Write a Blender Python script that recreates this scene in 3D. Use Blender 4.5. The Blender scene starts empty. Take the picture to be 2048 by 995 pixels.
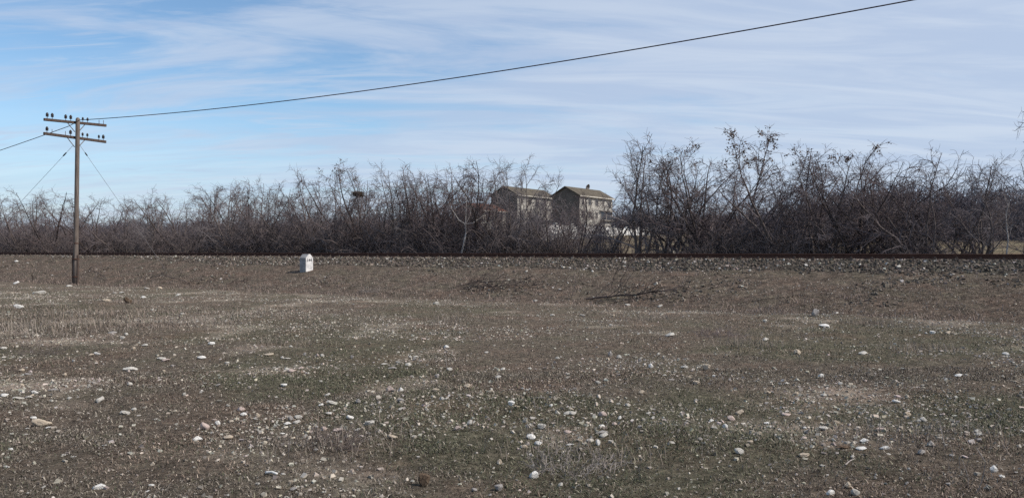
import bpy, bmesh, math, random
import numpy as np
from mathutils import Vector, Matrix

# ------------------------------------------------------------------ camera, sky, sun, exposure
scn = bpy.context.scene
COL = scn.collection
EYE = 1.5
F = 1577.0            # focal length in pixels of the 2048 px wide photograph
CX, HY = 1024.0, 502.5
cam_d = bpy.data.cameras.new("camera")
cam_d.sensor_width = 36.0
cam_d.lens = 36.0 * F / 2048.0
cam_d.clip_end = 6000.0
cam = bpy.data.objects.new("camera", cam_d)
cam.location = (0, 0, EYE)
cam.rotation_euler = (math.radians(90) + math.atan((HY - 497.5) / F), 0, 0)
COL.objects.link(cam)
scn.camera = cam

SUN_EL, SUN_AZ = math.radians(45), math.radians(106)      # azimuth clockwise from +Y
SVEC = Vector((math.cos(SUN_EL) * math.sin(SUN_AZ), math.cos(SUN_EL) * math.cos(SUN_AZ), math.sin(SUN_EL)))
world = bpy.data.worlds.new("World")
scn.world = world
world.use_nodes = True
wn = world.node_tree
wn.nodes.clear()
W = wn.nodes.new
def wl(a, b): wn.links.new(a, b)
def wmath(op, a, b=None, c=None, clamp=False):
    n = W('ShaderNodeMath'); n.operation = op; n.use_clamp = clamp
    for i, v in enumerate((a, b, c)):
        if v is None: continue
        if isinstance(v, (int, float)): n.inputs[i].default_value = v
        else: wl(v, n.inputs[i])
    return n.outputs[0]
def wramp(v, a, b):
    n = W('ShaderNodeMapRange'); n.interpolation_type = 'SMOOTHSTEP'
    n.inputs[1].default_value = a; n.inputs[2].default_value = b
    n.inputs[3].default_value = 0; n.inputs[4].default_value = 1
    wl(v, n.inputs[0]); return n.outputs[0]
sky = W('ShaderNodeTexSky'); sky.sky_type = 'NISHITA'; sky.sun_disc = False
sky.sun_elevation = SUN_EL; sky.sun_rotation = SUN_AZ
sky.altitude = 100; sky.air_density = 1.0; sky.dust_density = 0.3; sky.ozone_density = 1.5
tc = W('ShaderNodeTexCoord')
sep = W('ShaderNodeSeparateXYZ'); wl(tc.outputs['Generated'], sep.inputs[0])
zz = wmath('ADD', wmath('MAXIMUM', sep.outputs[2], 0.0), 0.14)
px = wmath('DIVIDE', sep.outputs[0], zz); py = wmath('DIVIDE', sep.outputs[1], zz)
pv = W('ShaderNodeCombineXYZ'); wl(px, pv.inputs[0]); wl(py, pv.inputs[1])
def wnoise(sx, sy, rot, scale, detail, rough, off, dist=0.0):
    m = W('ShaderNodeMapping'); m.inputs['Scale'].default_value = (sx, sy, 1)
    m.inputs['Rotation'].default_value = (0, 0, rot); m.inputs['Location'].default_value = off
    wl(pv.outputs[0], m.inputs[0])
    n = W('ShaderNodeTexNoise'); n.inputs['Scale'].default_value = scale
    n.inputs['Detail'].default_value = detail; n.inputs['Roughness'].default_value = rough
    n.inputs['Distortion'].default_value = dist
    wl(m.outputs[0], n.inputs['Vector']); return n.outputs['Fac']
streak = wnoise(0.55, 1.7, -0.22, 1.35, 10, 0.60, (3.1, 7.7, 0), 0.9)
wisps = wnoise(0.6, 2.9, -0.30, 3.0, 9, 0.64, (9.2, 1.3, 0), 1.2)
veil = wnoise(0.45, 1.3, -0.15, 0.9, 7, 0.55, (1.7, 4.4, 0), 0.5)
side = wmath('DIVIDE', sep.outputs[0], wmath('ADD', wmath('ABSOLUTE', sep.outputs[1]), 0.25))
cover = wramp(side, -0.55, 0.55)                     # more cirrus towards the sun
c1 = wramp(wmath('ADD', streak, wmath('MULTIPLY', cover, 0.22)), 0.46, 0.66)
c2 = wramp(wmath('ADD', wisps, wmath('MULTIPLY', cover, 0.12)), 0.49, 0.72)
c3 = wramp(wmath('ADD', veil, wmath('MULTIPLY', cover, 0.40)), 0.46, 0.92)
lowv = wmath('MULTIPLY', wmath('SUBTRACT', 1.0, wramp(sep.outputs[2], -0.01, 0.20)), 0.84)
cl = wmath('MAXIMUM', wmath('MULTIPLY', c1, 0.66), wmath('MULTIPLY', c2, 0.5))
cl = wmath('SUBTRACT', 1.0, wmath('MULTIPLY', wmath('SUBTRACT', 1.0, cl), wmath('SUBTRACT', 1.0, wmath('MULTIPLY', c3, 0.72))))
cl = wmath('SUBTRACT', 1.0, wmath('MULTIPLY', wmath('SUBTRACT', 1.0, cl), wmath('SUBTRACT', 1.0, lowv)))
cl = wmath('MULTIPLY', cl, 0.97, clamp=True)
mix = W('ShaderNodeMix'); mix.data_type = 'RGBA'
wl(cl, mix.inputs['Factor']); 
tint = W('ShaderNodeMix'); tint.data_type = 'RGBA'; tint.blend_type = 'MULTIPLY'
tint.inputs['Factor'].default_value = 1.0
wl(sky.outputs[0], tint.inputs['A']); tint.inputs['B'].default_value = (1.18, 1.38, 1.48, 1)
wl(tint.outputs['Result'], mix.inputs['A'])
cmix = W('ShaderNodeMix'); cmix.data_type = 'RGBA'
wl(wramp(wnoise(0.5, 2.2, -0.20, 1.9, 10, 0.62, (5.3, 2.2, 0), 1.0), 0.36, 0.66), cmix.inputs['Factor'])
cmix.inputs['A'].default_value = (5.05, 6.0, 7.75, 1); cmix.inputs['B'].default_value = (6.15, 6.95, 8.3, 1)
wl(cmix.outputs['Result'], mix.inputs['B'])
bg = W('ShaderNodeBackground'); bg.inputs['Strength'].default_value = 0.10
wl(mix.outputs['Result'], bg.inputs['Color'])
wo = W('ShaderNodeOutputWorld'); wl(bg.outputs[0], wo.inputs[0])

sun_d = bpy.data.lights.new("sun", 'SUN')
sun_d.energy = 4.8; sun_d.angle = math.radians(0.6); sun_d.color = (1.0, 0.93, 0.84)
sun = bpy.data.objects.new("sun", sun_d)
sun.rotation_euler = (-SVEC).to_track_quat('-Z', 'Y').to_euler()
sun.location = (60, 20, 60)
COL.objects.link(sun)

scn.view_settings.view_transform = 'Standard'
scn.view_settings.look = 'None'
scn.view_settings.exposure = 0.0
scn.view_settings.gamma = 1.0
scn.view_settings.use_curve_mapping = False
scn.cycles.max_bounces = 5
scn.cycles.use_denoising = False

# ------------------------------------------------------------------ helpers
RNG = np.random.default_rng(7)
random.seed(11)
U = np.array([0.848, -0.530])         # along the railway, towards the right of the view
N = np.array([0.530, 0.848])          # across the railway, away from the viewer
def sd(x, y): return x * U[0] + (y - 24) * U[1], x * N[0] + (y - 24) * N[1]
def xy(s, d): return s * U[0] + d * N[0], 24 + s * U[1] + d * N[1]

def vnoise(x, y, seed):
    xi = np.floor(x).astype(np.int64); yi = np.floor(y).astype(np.int64)
    fx = x - xi; fy = y - yi
    fx = fx * fx * (3 - 2 * fx); fy = fy * fy * (3 - 2 * fy)
    def h(a, b):
        n = (a * 374761393 + b * 668265263 + seed * 974634777) & 0xFFFFFFFF
        n = ((n ^ (n >> 13)) * 1274126177) & 0xFFFFFFFF
        n = (n ^ (n >> 16)) & 0xFFFFFFFF
        return n / 4294967295.0
    return (h(xi, yi) * (1 - fx) + h(xi + 1, yi) * fx) * (1 - fy) + (h(xi, yi + 1) * (1 - fx) + h(xi + 1, yi + 1) * fx) * fy
def fbm(x, y, scale, seed, oct=4):
    x = np.asarray(x, float) / scale; y = np.asarray(y, float) / scale
    v = 0; a = 0.5; t = 0
    for o in range(oct):
        v = v + a * vnoise(x * 2 ** o + 17.3 * o, y * 2 ** o + 9.1 * o, seed + o); t += a; a *= 0.5
    return v / t
def sstep(a, b, v):
    t = np.clip((np.asarray(v, float) - a) / (b - a), 0, 1); return t * t * (3 - 2 * t)

PD = np.array([-2000, -1.4, -0.5, 0.2, 0.9, 1.6, 5.3, 5.7, 6.9, 7.2, 9.5, 9.8, 10.8, 12, 15, 20, 30, 60, 107, 140, 400, 3000.])
PH = np.array([0, 0.0, -0.01, -0.08, -0.07, 0.05, .80, .88, 1.20, 1.228, 1.228, 1.20, 1.0, .98, 1.05, 1.15, 1.55, 2.6, 4.2, 5.0, 7.0, 10.])
def ground_h(x, y):
    x = np.asarray(x, float); y = np.asarray(y, float)
    s, d = sd(x, y)
    dd = d + (fbm(s, s * 0 + 3.3, 5.0, 5, 2) - .5) * 0.9 * (1 - sstep(3, 5, d))
    h = (np.interp(dd - .18, PD, PH) + np.interp(dd, PD, PH) + np.interp(dd + .18, PD, PH)) / 3
    calm = 1 - sstep(4.6, 6.6, d) * (1 - sstep(11, 14, d))
    h = h + calm * ((fbm(x, y, 2.6, 21, 3) - .5) * 0.16 + (fbm(x, y, 0.5, 31, 2) - .5) * 0.045)
    h = h + sstep(18, 60, d) * (fbm(x, y, 30, 41, 3) - .5) * 1.2
    return h
def at_px(px_, py_, zmax=90):
    """ground point seen at photograph pixel (px_, py_), with its depth"""
    xn = (px_ - CX) / F; yn = (HY - py_) / F
    z = np.arange(4.0, zmax, 0.05)
    gh = ground_h(xn * z, z)
    below = EYE + yn * z <= gh
    i = int(np.argmax(below)) if below.any() else len(z) - 1
    return xn * z[i], z[i], float(gh[i])

def link(o, parent=None):
    COL.objects.link(o)
    if parent: o.parent = parent
    return o
def tag(o, label=None, cat=None, group=None, kind=None):
    if label: o['label'] = label
    if cat: o['category'] = cat
    if group: o['group'] = group
    if kind: o['kind'] = kind
    return o
def empty(name, loc, rz=0.0):
    o = bpy.data.objects.new(name, None); o.location = loc; o.rotation_euler = (0, 0, rz)
    o.empty_display_size = .2
    return link(o)
def np_mesh(name, V, faces_by_n, mat=None, smooth=False):
    """faces_by_n: list of (k x n) int arrays"""
    me = bpy.data.meshes.new(name)
    V = np.ascontiguousarray(V, dtype=np.float32)
    me.vertices.add(len(V)); me.vertices.foreach_set('co', V.ravel())
    loops = np.concatenate([f.ravel() for f in faces_by_n]).astype(np.int32)
    tot = np.concatenate([np.full(len(f), f.shape[1], np.int32) for f in faces_by_n])
    start = np.concatenate([[0], np.cumsum(tot)[:-1]]).astype(np.int32)
    me.loops.add(len(loops)); me.loops.foreach_set('vertex_index', loops)
    me.polygons.add(len(tot)); me.polygons.foreach_set('loop_start', start)
    me.polygons.foreach_set('use_smooth', np.full(len(tot), smooth, bool))
    me.update(calc_edges=True)
    if mat: me.materials.append(mat)
    return me
def fattr(me, name, v):
    a = me.attributes.new(name, 'FLOAT', 'POINT'); a.data.foreach_set('value', np.ascontiguousarray(v, np.float32))
def cattr(me, name, rgb):
    a = me.attributes.new(name, 'FLOAT_COLOR', 'POINT')
    c = np.ones((len(rgb), 4), np.float32); c[:, :3] = rgb
    a.data.foreach_set('color', c.ravel())
def seg_geo(S, sides):
    """S: n x 8 rows p0 p1 r0 r1 -> verts, quads"""
    S = np.asarray(S, float); n = len(S)
    p0, p1, r0, r1 = S[:, :3], S[:, 3:6], S[:, 6], S[:, 7]
    a = p1 - p0; a /= np.maximum(np.linalg.norm(a, axis=1, keepdims=True), 1e-9)
    ref = np.where(np.abs(a[:, 2:3]) > .9, np.array([[1., 0, 0]]), np.array([[0, 0, 1.]]))
    u = np.cross(a, ref); u /= np.maximum(np.linalg.norm(u, axis=1, keepdims=True), 1e-9)
    v = np.cross(a, u)
    V = np.empty((n, 2 * sides, 3))
    for k in range(sides):
        c, s = math.cos(2 * math.pi * k / sides), math.sin(2 * math.pi * k / sides)
        off = u * c + v * s
        V[:, k] = p0 + off * r0[:, None]; V[:, sides + k] = p1 + off * r1[:, None]
    base = (np.arange(n) * 2 * sides)[:, None]
    Q = np.concatenate([np.stack([base[:, 0] + k, base[:, 0] + (k + 1) % sides, base[:, 0] + sides + (k + 1) % sides, base[:, 0] + sides + k], 1) for k in range(sides)])
    return V.reshape(-1, 3), Q
def seg_mesh(name, S, sides, mat):
    V, Q = seg_geo(S, sides); return np_mesh(name, V, [Q], mat, smooth=sides > 4)
def bm_obj(name, bm, mat, parent=None, smooth=False):
    me = bpy.data.meshes.new(name)
    bmesh.ops.recalc_face_normals(bm, faces=bm.faces)
    bm.to_mesh(me); bm.free()
    if smooth:
        for p in me.polygons: p.use_smooth = True
    me.materials.append(mat)
    return link(bpy.data.objects.new(name, me), parent)
def add_box(bm, c, size, rot=None, bevel=0.0):
    r = bmesh.ops.create_cube(bm, size=1.0)
    vs = r['verts']
    for v in vs: v.co = Vector((v.co.x * size[0], v.co.y * size[1], v.co.z * size[2]))
    if bevel:
        es = list({e for v in vs for e in v.link_edges})
        b = bmesh.ops.bevel(bm, geom=es, offset=bevel, segments=2, affect='EDGES')
        vs = list({v for f in b['faces'] for v in f.verts} | {v for v in vs if v.is_valid})
    M = Matrix.Translation(c) @ (rot.to_4x4() if rot else Matrix())
    for v in vs: v.co = M @ v.co
    return vs
def add_tube(bm, pts, radii, seg=8, cap=True):
    pts = [Vector(p) for p in pts]; rings = []
    up = None
    for i, p in enumerate(pts):
        a = (pts[min(i + 1, len(pts) - 1)] - pts[max(i - 1, 0)]).normalized()
        if up is None:
            up = a.orthogonal().normalized()
        up = (up - a * up.dot(a)).normalized(); v = a.cross(up)
        r = radii[i] if hasattr(radii, '__len__') else radii
        rings.append([bm.verts.new(p + (up * math.cos(2 * math.pi * k / seg) + v * math.sin(2 * math.pi * k / seg)) * r) for k in range(seg)])
    for A, B in zip(rings, rings[1:]):
        for k in range(seg): bm.faces.new((A[k], A[(k + 1) % seg], B[(k + 1) % seg], B[k]))
    if cap:
        bm.faces.new(rings[0][::-1]); bm.faces.new(rings[-1])
def add_prism(bm, poly, axis_vec):
    a = [bm.verts.new(Vector(p)) for p in poly]; b = [bm.verts.new(Vector(p) + Vector(axis_vec)) for p in poly]
    n = len(poly)
    for k in range(n): bm.faces.new((a[k], a[(k + 1) % n], b[(k + 1) % n], b[k]))
    bm.faces.new(a[::-1]); bm.faces.new(b)

# ------------------------------------------------------------------ materials
def new_mat(name, rough=.9, spec=.15):
    m = bpy.data.materials.new(name); m.use_nodes = True
    b = m.node_tree.nodes['Principled BSDF']
    b.inputs['Roughness'].default_value = rough; b.inputs['Specular IOR Level'].default_value = spec
    return m, m.node_tree, b
def tnoise(nt, scale, detail=5, rough=.6, coord='Object', stretch=None):
    t = nt.nodes.new('ShaderNodeTexCoord'); out = t.outputs[coord]
    if stretch:
        mp = nt.nodes.new('ShaderNodeMapping'); mp.inputs['Scale'].default_value = stretch
        nt.links.new(out, mp.inputs[0]); out = mp.outputs[0]
    n = nt.nodes.new('ShaderNodeTexNoise'); n.inputs['Scale'].default_value = scale
    n.inputs['Detail'].default_value = detail; n.inputs['Roughness'].default_value = rough
    nt.links.new(out, n.inputs['Vector']); return n.outputs['Fac']
def ramp(nt, fac, stops):
    r = nt.nodes.new('ShaderNodeValToRGB'); e = r.color_ramp.elements
    while len(e) < len(stops): e.new(.5)
    for k, (p, c) in enumerate(stops):
        e[k].position = p; e[k].color = (*c, 1)
    nt.links.new(fac, r.inputs[0]); return r.outputs[0]
def mixc(nt, fac, a, b, mode='MIX'):
    m = nt.nodes.new('ShaderNodeMix'); m.data_type = 'RGBA'; m.blend_type = mode
    for sock, v in ((m.inputs['Factor'], fac), (m.inputs['A'], a), (m.inputs['B'], b)):
        if isinstance(v, (int, float)): sock.default_value = v
        elif isinstance(v, tuple): sock.default_value = (*v, 1)
        else: nt.links.new(v, sock)
    return m.outputs['Result']
def bump(nt, b, fac, strength, dist):
    n = nt.nodes.new('ShaderNodeBump'); n.inputs['Strength'].default_value = strength; n.inputs['Distance'].default_value = dist
    nt.links.new(fac, n.inputs['Height']); nt.links.new(n.outputs[0], b.inputs['Normal'])
def noisy_mat(name, c0, c1, scale=6, rough=.9, bumpd=.01, stretch=None, spec=.15, lo=.3, hi=.7):
    m, nt, b = new_mat(name, rough, spec)
    f = tnoise(nt, scale, 6, .65, stretch=stretch)
    nt.links.new(ramp(nt, f, [(lo, c0), (hi, c1)]), b.inputs['Base Color'])
    if bumpd: bump(nt, b, f, .6, bumpd)
    return m
def attr_mat(name, rough=.85):
    m, nt, b = new_mat(name, rough, .1)
    a = nt.nodes.new('ShaderNodeAttribute'); a.attribute_name = 'tint'
    nt.links.new(a.outputs['Color'], b.inputs['Base Color']); return m

def make_ground_mat():
    m, nt, b = new_mat('field_ground', .95, .05)
    def attr(n):
        a = nt.nodes.new('ShaderNodeAttribute'); a.attribute_name = n; return a.outputs['Fac']
    tcn = nt.nodes.new('ShaderNodeTexCoord').outputs['Object']
    def nz(scale, det, rough=.6):
        n = nt.nodes.new('ShaderNodeTexNoise'); n.inputs['Scale'].default_value = scale
        n.inputs['Detail'].default_value = det; n.inputs['Roughness'].default_value = rough
        nt.links.new(tcn, n.inputs['Vector']); return n.outputs['Fac']
    def mth(op, a, bb):
        n = nt.nodes.new('ShaderNodeMath'); n.operation = op; n.use_clamp = True
        for i, q in enumerate((a, bb)):
            if isinstance(q, (int, float)): n.inputs[i].default_value = q
            else: nt.links.new(q, n.inputs[i])
        return n.outputs[0]
    fine = nz(24, 9, .82); mid = nz(3.2, 5, .6); fib = nz(90, 4, .7); clump = nz(8.5, 6, .7); mott = nz(5.5, 7, .75)
    def mottled(a, k=2.2):
        return mth('ADD', mth('MULTIPLY', a, .9), mth('SUBTRACT', mth('MULTIPLY', mth('MULTIPLY', mott, a), k), .55 * k / 2.2))
    litter = ramp(nt, fine, [(.33, (.028, .023, .019)), (.46, (.108, .089, .073)), (.56, (.172, .144, .118)), (.68, (.33, .285, .235))])
    green = ramp(nt, fine, [(.33, (.024, .025, .017)), (.46, (.085, .084, .056)), (.57, (.140, .133, .095)), (.7, (.28, .25, .195))])
    slope = ramp(nt, fine, [(.33, (.026, .021, .018)), (.46, (.092, .075, .063)), (.58, (.150, .124, .105)), (.7, (.28, .24, .20))])
    bare = ramp(nt, fine, [(.3, (.18, .145, .12)), (.55, (.36, .305, .255)), (.75, (.52, .47, .41))])
    ball = ramp(nt, nz(30, 6, .8), [(.35, (.025, .022, .020)), (.52, (.085, .076, .068)), (.7, (.19, .172, .155))])
    farf = ramp(nt, nz(.35, 6, .65), [(.35, (.115, .095, .066)), (.6, (.21, .175, .125)), (.7, (.155, .150, .092))])
    c = mixc(nt, mth('MULTIPLY', mott, mth('MULTIPLY', attr('green'), 1.35)), litter, green)
    c = mixc(nt, attr('slope'), c, slope)
    c = mixc(nt, attr('bare'), c, bare)
    c = mixc(nt, attr('ballast'), c, ball)
    c = mixc(nt, attr('meadow'), c, farf)
    v = nt.nodes.new('ShaderNodeTexVoronoi'); v.inputs['Scale'].default_value = 22; nt.links.new(tcn, v.inputs['Vector'])
    sepc = nt.nodes.new('ShaderNodeSeparateColor'); nt.links.new(v.outputs['Color'], sepc.inputs[0])
    thr = mth('SUBTRACT', 1.0, mth('MULTIPLY', attr('grit'), .38))
    on = mth('MULTIPLY', mth('GREATER_THAN', sepc.outputs[0], thr), mth('LESS_THAN', v.outputs['Distance'], mth('MULTIPLY', sepc.outputs[1], .42)))
    c = mixc(nt, on, c, ramp(nt, sepc.outputs[2], [(0, (.30, .27, .235)), (1, (.58, .54, .48))]))
    var = mixc(nt, 1.0, ramp(nt, mid, [(.3, (.80, .79, .79)), (.7, (1.15, 1.13, 1.12))]), ramp(nt, clump, [(.34, (.55, .55, .55)), (.5, (1, 1, 1)), (.66, (1.35, 1.33, 1.3))]), 'MULTIPLY')
    c = mixc(nt, 1.0, c, var, 'MULTIPLY')
    hue = ramp(nt, nz(.9, 5, .65), [(.34, (.99, 1.05, .95)), (.5, (1.05, 1.04, 1.0)), (.64, (1.14, 1.04, .98))])
    c = mixc(nt, 1.0, c, hue, 'MULTIPLY')
    rough_ = ramp(nt, nz(3.4, 8, .78), [(.36, (.50, .50, .50)), (.5, (.95, .95, .95)), (.64, (1.5, 1.46, 1.4))])
    c = mixc(nt, attr('slope'), c, mixc(nt, 1.0, c, rough_, 'MULTIPLY'))
    nt.links.new(c, b.inputs['Base Color'])
    hsum = mth('ADD', mth('MULTIPLY', fine, .6), mth('MULTIPLY', clump, .55))
    bump(nt, b, hsum, 1.0, .09)
    return m

M_GROUND = make_ground_mat()
M_GRASS = attr_mat('grass_blade'); M_STONEBITS = attr_mat('stone_chips', .9)
M_BARK = noisy_mat('bark', (.075, .060, .055), (.185, .152, .140), 9, bumpd=.004)
M_BARK_DARK = noisy_mat('dark_bark', (.038, .029, .027), (.095, .076, .070), 9, bumpd=.004)
M_BARK_PALE = noisy_mat('pale_bark', (.30, .265, .24), (.50, .455, .42), 9, bumpd=.003)
M_TWIG = noisy_mat('twig', (.088, .073, .076), (.190, .160, .163), 3, bumpd=0)
M_TWIG_G = noisy_mat('grey_twig', (.115, .100, .102), (.228, .203, .205), 3, bumpd=0)
M_TWIG_D = noisy_mat('red_twig', (.076, .057, .058), (.160, .124, .122), 3, bumpd=0)
M_TWIG_B = noisy_mat('brush_twig', (.076, .061, .060), (.190, .157, .150), 1.2, bumpd=0)
M_TWIG_PALE = noisy_mat('pale_twig', (.19, .165, .15), (.33, .29, .265), 3, bumpd=0)
M_WOODS = noisy_mat('far_twig', (.062, .056, .068), (.130, .116, .134), .3, bumpd=0)
M_LEAF = noisy_mat('dry_leaf', (.06, .035, .022), (.15, .09, .055), 12, bumpd=0)
M_NEST = noisy_mat('nest_twig', (.05, .036, .026), (.13, .10, .075), 8, bumpd=0)
M_WOOD = noisy_mat('weathered_timber', (.070, .055, .047), (.215, .178, .155), 3.5, bumpd=.006, stretch=(6, 6, .5))
M_WOOD_DARK = noisy_mat('dark_timber', (.045, .032, .028), (.115, .085, .072), 5, bumpd=.004, stretch=(4, 4, 1))
M_STEEL_DARK = noisy_mat('rusted_steel', (.050, .026, .019), (.105, .054, .040), 8, .8, bumpd=.002)
M_STEEL_GREY = noisy_mat('galvanised_strap', (.10, .09, .085), (.20, .18, .17), 12, .6, bumpd=0, spec=.4)
M_CLIP = noisy_mat('rail_clip', (.075, .055, .046), (.17, .135, .115), 20, .8, bumpd=0)
M_GLASS_INS = noisy_mat('insulator_glaze', (.020, .015, .016), (.040, .030, .030), 10, .5, bumpd=0, spec=.25)
M_CABLE = noisy_mat('black_cable', (.035, .026, .034), (.065, .050, .060), 4, .7, bumpd=0)
M_GUY = noisy_mat('guy_wire', (.12, .115, .12), (.20, .19, .20), 4, .7, bumpd=0)
M_WHITE = noisy_mat('lime_paint', (.36, .355, .36), (.68, .67, .66), 6, .9, bumpd=.004, lo=.30, hi=.55)
M_NUM = noisy_mat('faded_black_paint', (.03, .03, .034), (.10, .10, .11), 14, .9, bumpd=0)
M_SLEEPER = noisy_mat('sleeper_timber', (.05, .038, .030), (.14, .105, .085), 6, bumpd=.004)
M_WHITEWASH = noisy_mat('whitewash', (.55, .54, .52), (.80, .79, .77), 1.2, .9, .004)
M_WHITE_SHADE = noisy_mat('shaded_lime_paint', (.15, .148, .152), (.36, .355, .35), 5, .95, .006)  # milestone's white darkened to grey for its shaded faces
STONE = {
    'pale': noisy_mat('pale_limestone', (.23, .21, .185), (.50, .475, .43), 9, .95, .02, lo=.28, hi=.58),
    'white': noisy_mat('white_limestone', (.30, .285, .265), (.62, .60, .565), 8, .95, .02, lo=.25, hi=.5),
    'tan': noisy_mat('tan_sandstone', (.29, .235, .175), (.52, .44, .35), 8, .95, .02),
    'pink': noisy_mat('pinkish_stone', (.30, .225, .195), (.56, .465, .42), 10, .95, .02),
    'grey': noisy_mat('grey_stone', (.17, .155, .145), (.38, .355, .335), 9, .95, .02),
    'brown': noisy_mat('brown_stone', (.045, .028, .022), (.17, .125, .085), 7, .95, .02),
}

# ------------------------------------------------------------------ ground sheet
def grade(lo, hi, step, far, ratio):
    a = list(np.arange(lo, hi + 1e-6, step)); b = []; st = step; v = hi
    while v < far: st *= ratio; v += st; b.append(v)
    c = []; st = step; v = lo
    while v > -far: st *= ratio; v -= st; c.append(v)
    return np.array(c[::-1] + a + b)
gs = grade(-52, 30, .20, 2500, 1.13); gd = grade(-19, 11.4, .13, 2500, 1.12)
GS, GD = np.meshgrid(gs, gd)
gx, gy = xy(GS.ravel(), GD.ravel())
gz = ground_h(gx, gy)
nr, nc = GS.shape
idx = np.arange(nr * nc).reshape(nr, nc)
quads = np.stack([idx[:-1, :-1], idx[:-1, 1:], idx[1:, 1:], idx[1:, :-1]], -1).reshape(-1, 4)
def masks(x, y):
    s, d = sd(x, y)
    slope = sstep(-.6, .9, d + (fbm(x, y, 1.5, 61, 3) - .5) * 1.6) * (1 - sstep(11, 14, d))
    b0 = 5.55 + (fbm(s, d, 2.2, 71, 4) - .5) * 1.2  + (1 - sstep(-36, -18, s)) * 1.15
    ballast = sstep(b0 - .15, b0 + .2, d) * (1 - sstep(10.4, 10.9, d))
    g = fbm(x, y, 2.4, 81, 4); g2 = fbm(x, y, 9, 91, 3)
    near = 1 - sstep(9, 17, y)
    green = sstep(.42, .66, g + (g2 - .5) * .35 + near * .06 - .02) * (1 - sstep(-2.5, .2, d)) * (.55 + .45 * near)
    bare = sstep(.66, .76, fbm(x, y, 1.3, 101, 3)) * (1 - slope) * .5
    for px_, py_, rx, ry in ((105, 682, 1.0, .55), (540, 741, .62, .42), (1675, 790, .7, .5), (40, 770, .8, .4), (1590, 855, .9, .3)):
        cx_, cz_, _ = SPOT[(px_, py_)]
        q = ((x - cx_) / rx) ** 2 + ((y - cz_) / ry) ** 2
        bare = np.maximum(bare, np.exp(-q * 1.6) * .95)
    grit = np.clip(sstep(.42, .66, fbm(x, y, 1.8, 111, 4)) * .9 + bare * .8, 0, 1) * (1 - .75 * sstep(-1, .6, d))
    meadow = sstep(12, 16, d)
    return slope, ballast, green, bare, grit, meadow
SPOT = {}
for p in ((105, 682), (540, 741), (1675, 790), (40, 770), (1590, 855)): SPOT[p] = at_px(*p)
sl, ba, gr, br, gt, mw = masks(gx, gy)
gme = np_mesh('ground', np.stack([gx, gy, gz], 1), [quads], M_GROUND, smooth=True)
for n_, v_ in (('slope', sl), ('ballast', ba), ('green', gr), ('bare', br), ('grit', gt), ('meadow', mw)): fattr(gme, n_, v_)
ground = link(bpy.data.objects.new('ground', gme)); tag(ground, kind='structure')

# ------------------------------------------------------------------ railway track
def local_axes(o):      # object axes: x along the track, y across it
    o.rotation_euler = (0, 0, math.atan2(U[1], U[0]))
    return o
ox, oy = xy(0, 7.6)
RAIL_FOOT = 1.268
track = local_axes(empty('railway_track', (ox, oy, 0)))
tag(track, 'rusty railway track running along the top of the ballast bank', 'railway track')
prof = [(-.0625, 0), (.0625, 0), (.0625, .012), (.012, .028), (.010, .105), (.034, .118), (.035, .142), (.030, .152), (-.030, .152), (-.035, .142), (-.034, .118), (-.010, .105), (-.012, .028), (-.0625, .012)]
for dy in (0, 1.507):
    bm = bmesh.new()
    add_prism(bm, [(-95, dy + a, RAIL_FOOT + b) for a, b in prof], (140, 0, 0))
    bm_obj('rail', bm, M_STEEL_DARK, track)
def sleeper_bm(rest=None):
    bm = bmesh.new()
    for x_ in (rest if rest is not None else [0]):
        add_box(bm, (x_, .75, RAIL_FOOT - .072), (.24, 2.5, .14), bevel=.012)
    return bm
clip_me = None; slp_me = None
for k in range(100):
    x_ = -47.2 + .605 * k
    if slp_me is None:
        so = bm_obj('sleeper', sleeper_bm(), M_SLEEPER, track); slp_me = so.data
    else:
        so = link(bpy.data.objects.new('sleeper', slp_me), track)
    so.location = (x_, 0, 0)
    for dy in (-.085, 1.592):
        if clip_me is None:
            bm = bmesh.new()
            add_box(bm, (0, 0, RAIL_FOOT + .018), (.09, .06, .026), bevel=.006)
            add_tube(bm, [(0, 0, RAIL_FOOT + .03), (0, 0, RAIL_FOOT + .058)], .015, 6)
            add_box(bm, (0, 0, RAIL_FOOT + .048), (.05, .05, .026), bevel=.005)
            co = bm_obj('rail_clip', bm, M_CLIP, so); clip_me = co.data
        else:
            co = link(bpy.data.objects.new('rail_clip', clip_me), so)
        co.location = (random.uniform(-.03, .03), dy, random.uniform(-.006, .012))
rest_ = [-47.2 - .605 * k for k in range(1, 70)] + [-47.2 + .605 * k for k in range(100, 150)]
ro = bm_obj('sleeper', sleeper_bm(rest_), M_SLEEPER, track); ro['kind'] = 'stuff'

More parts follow.
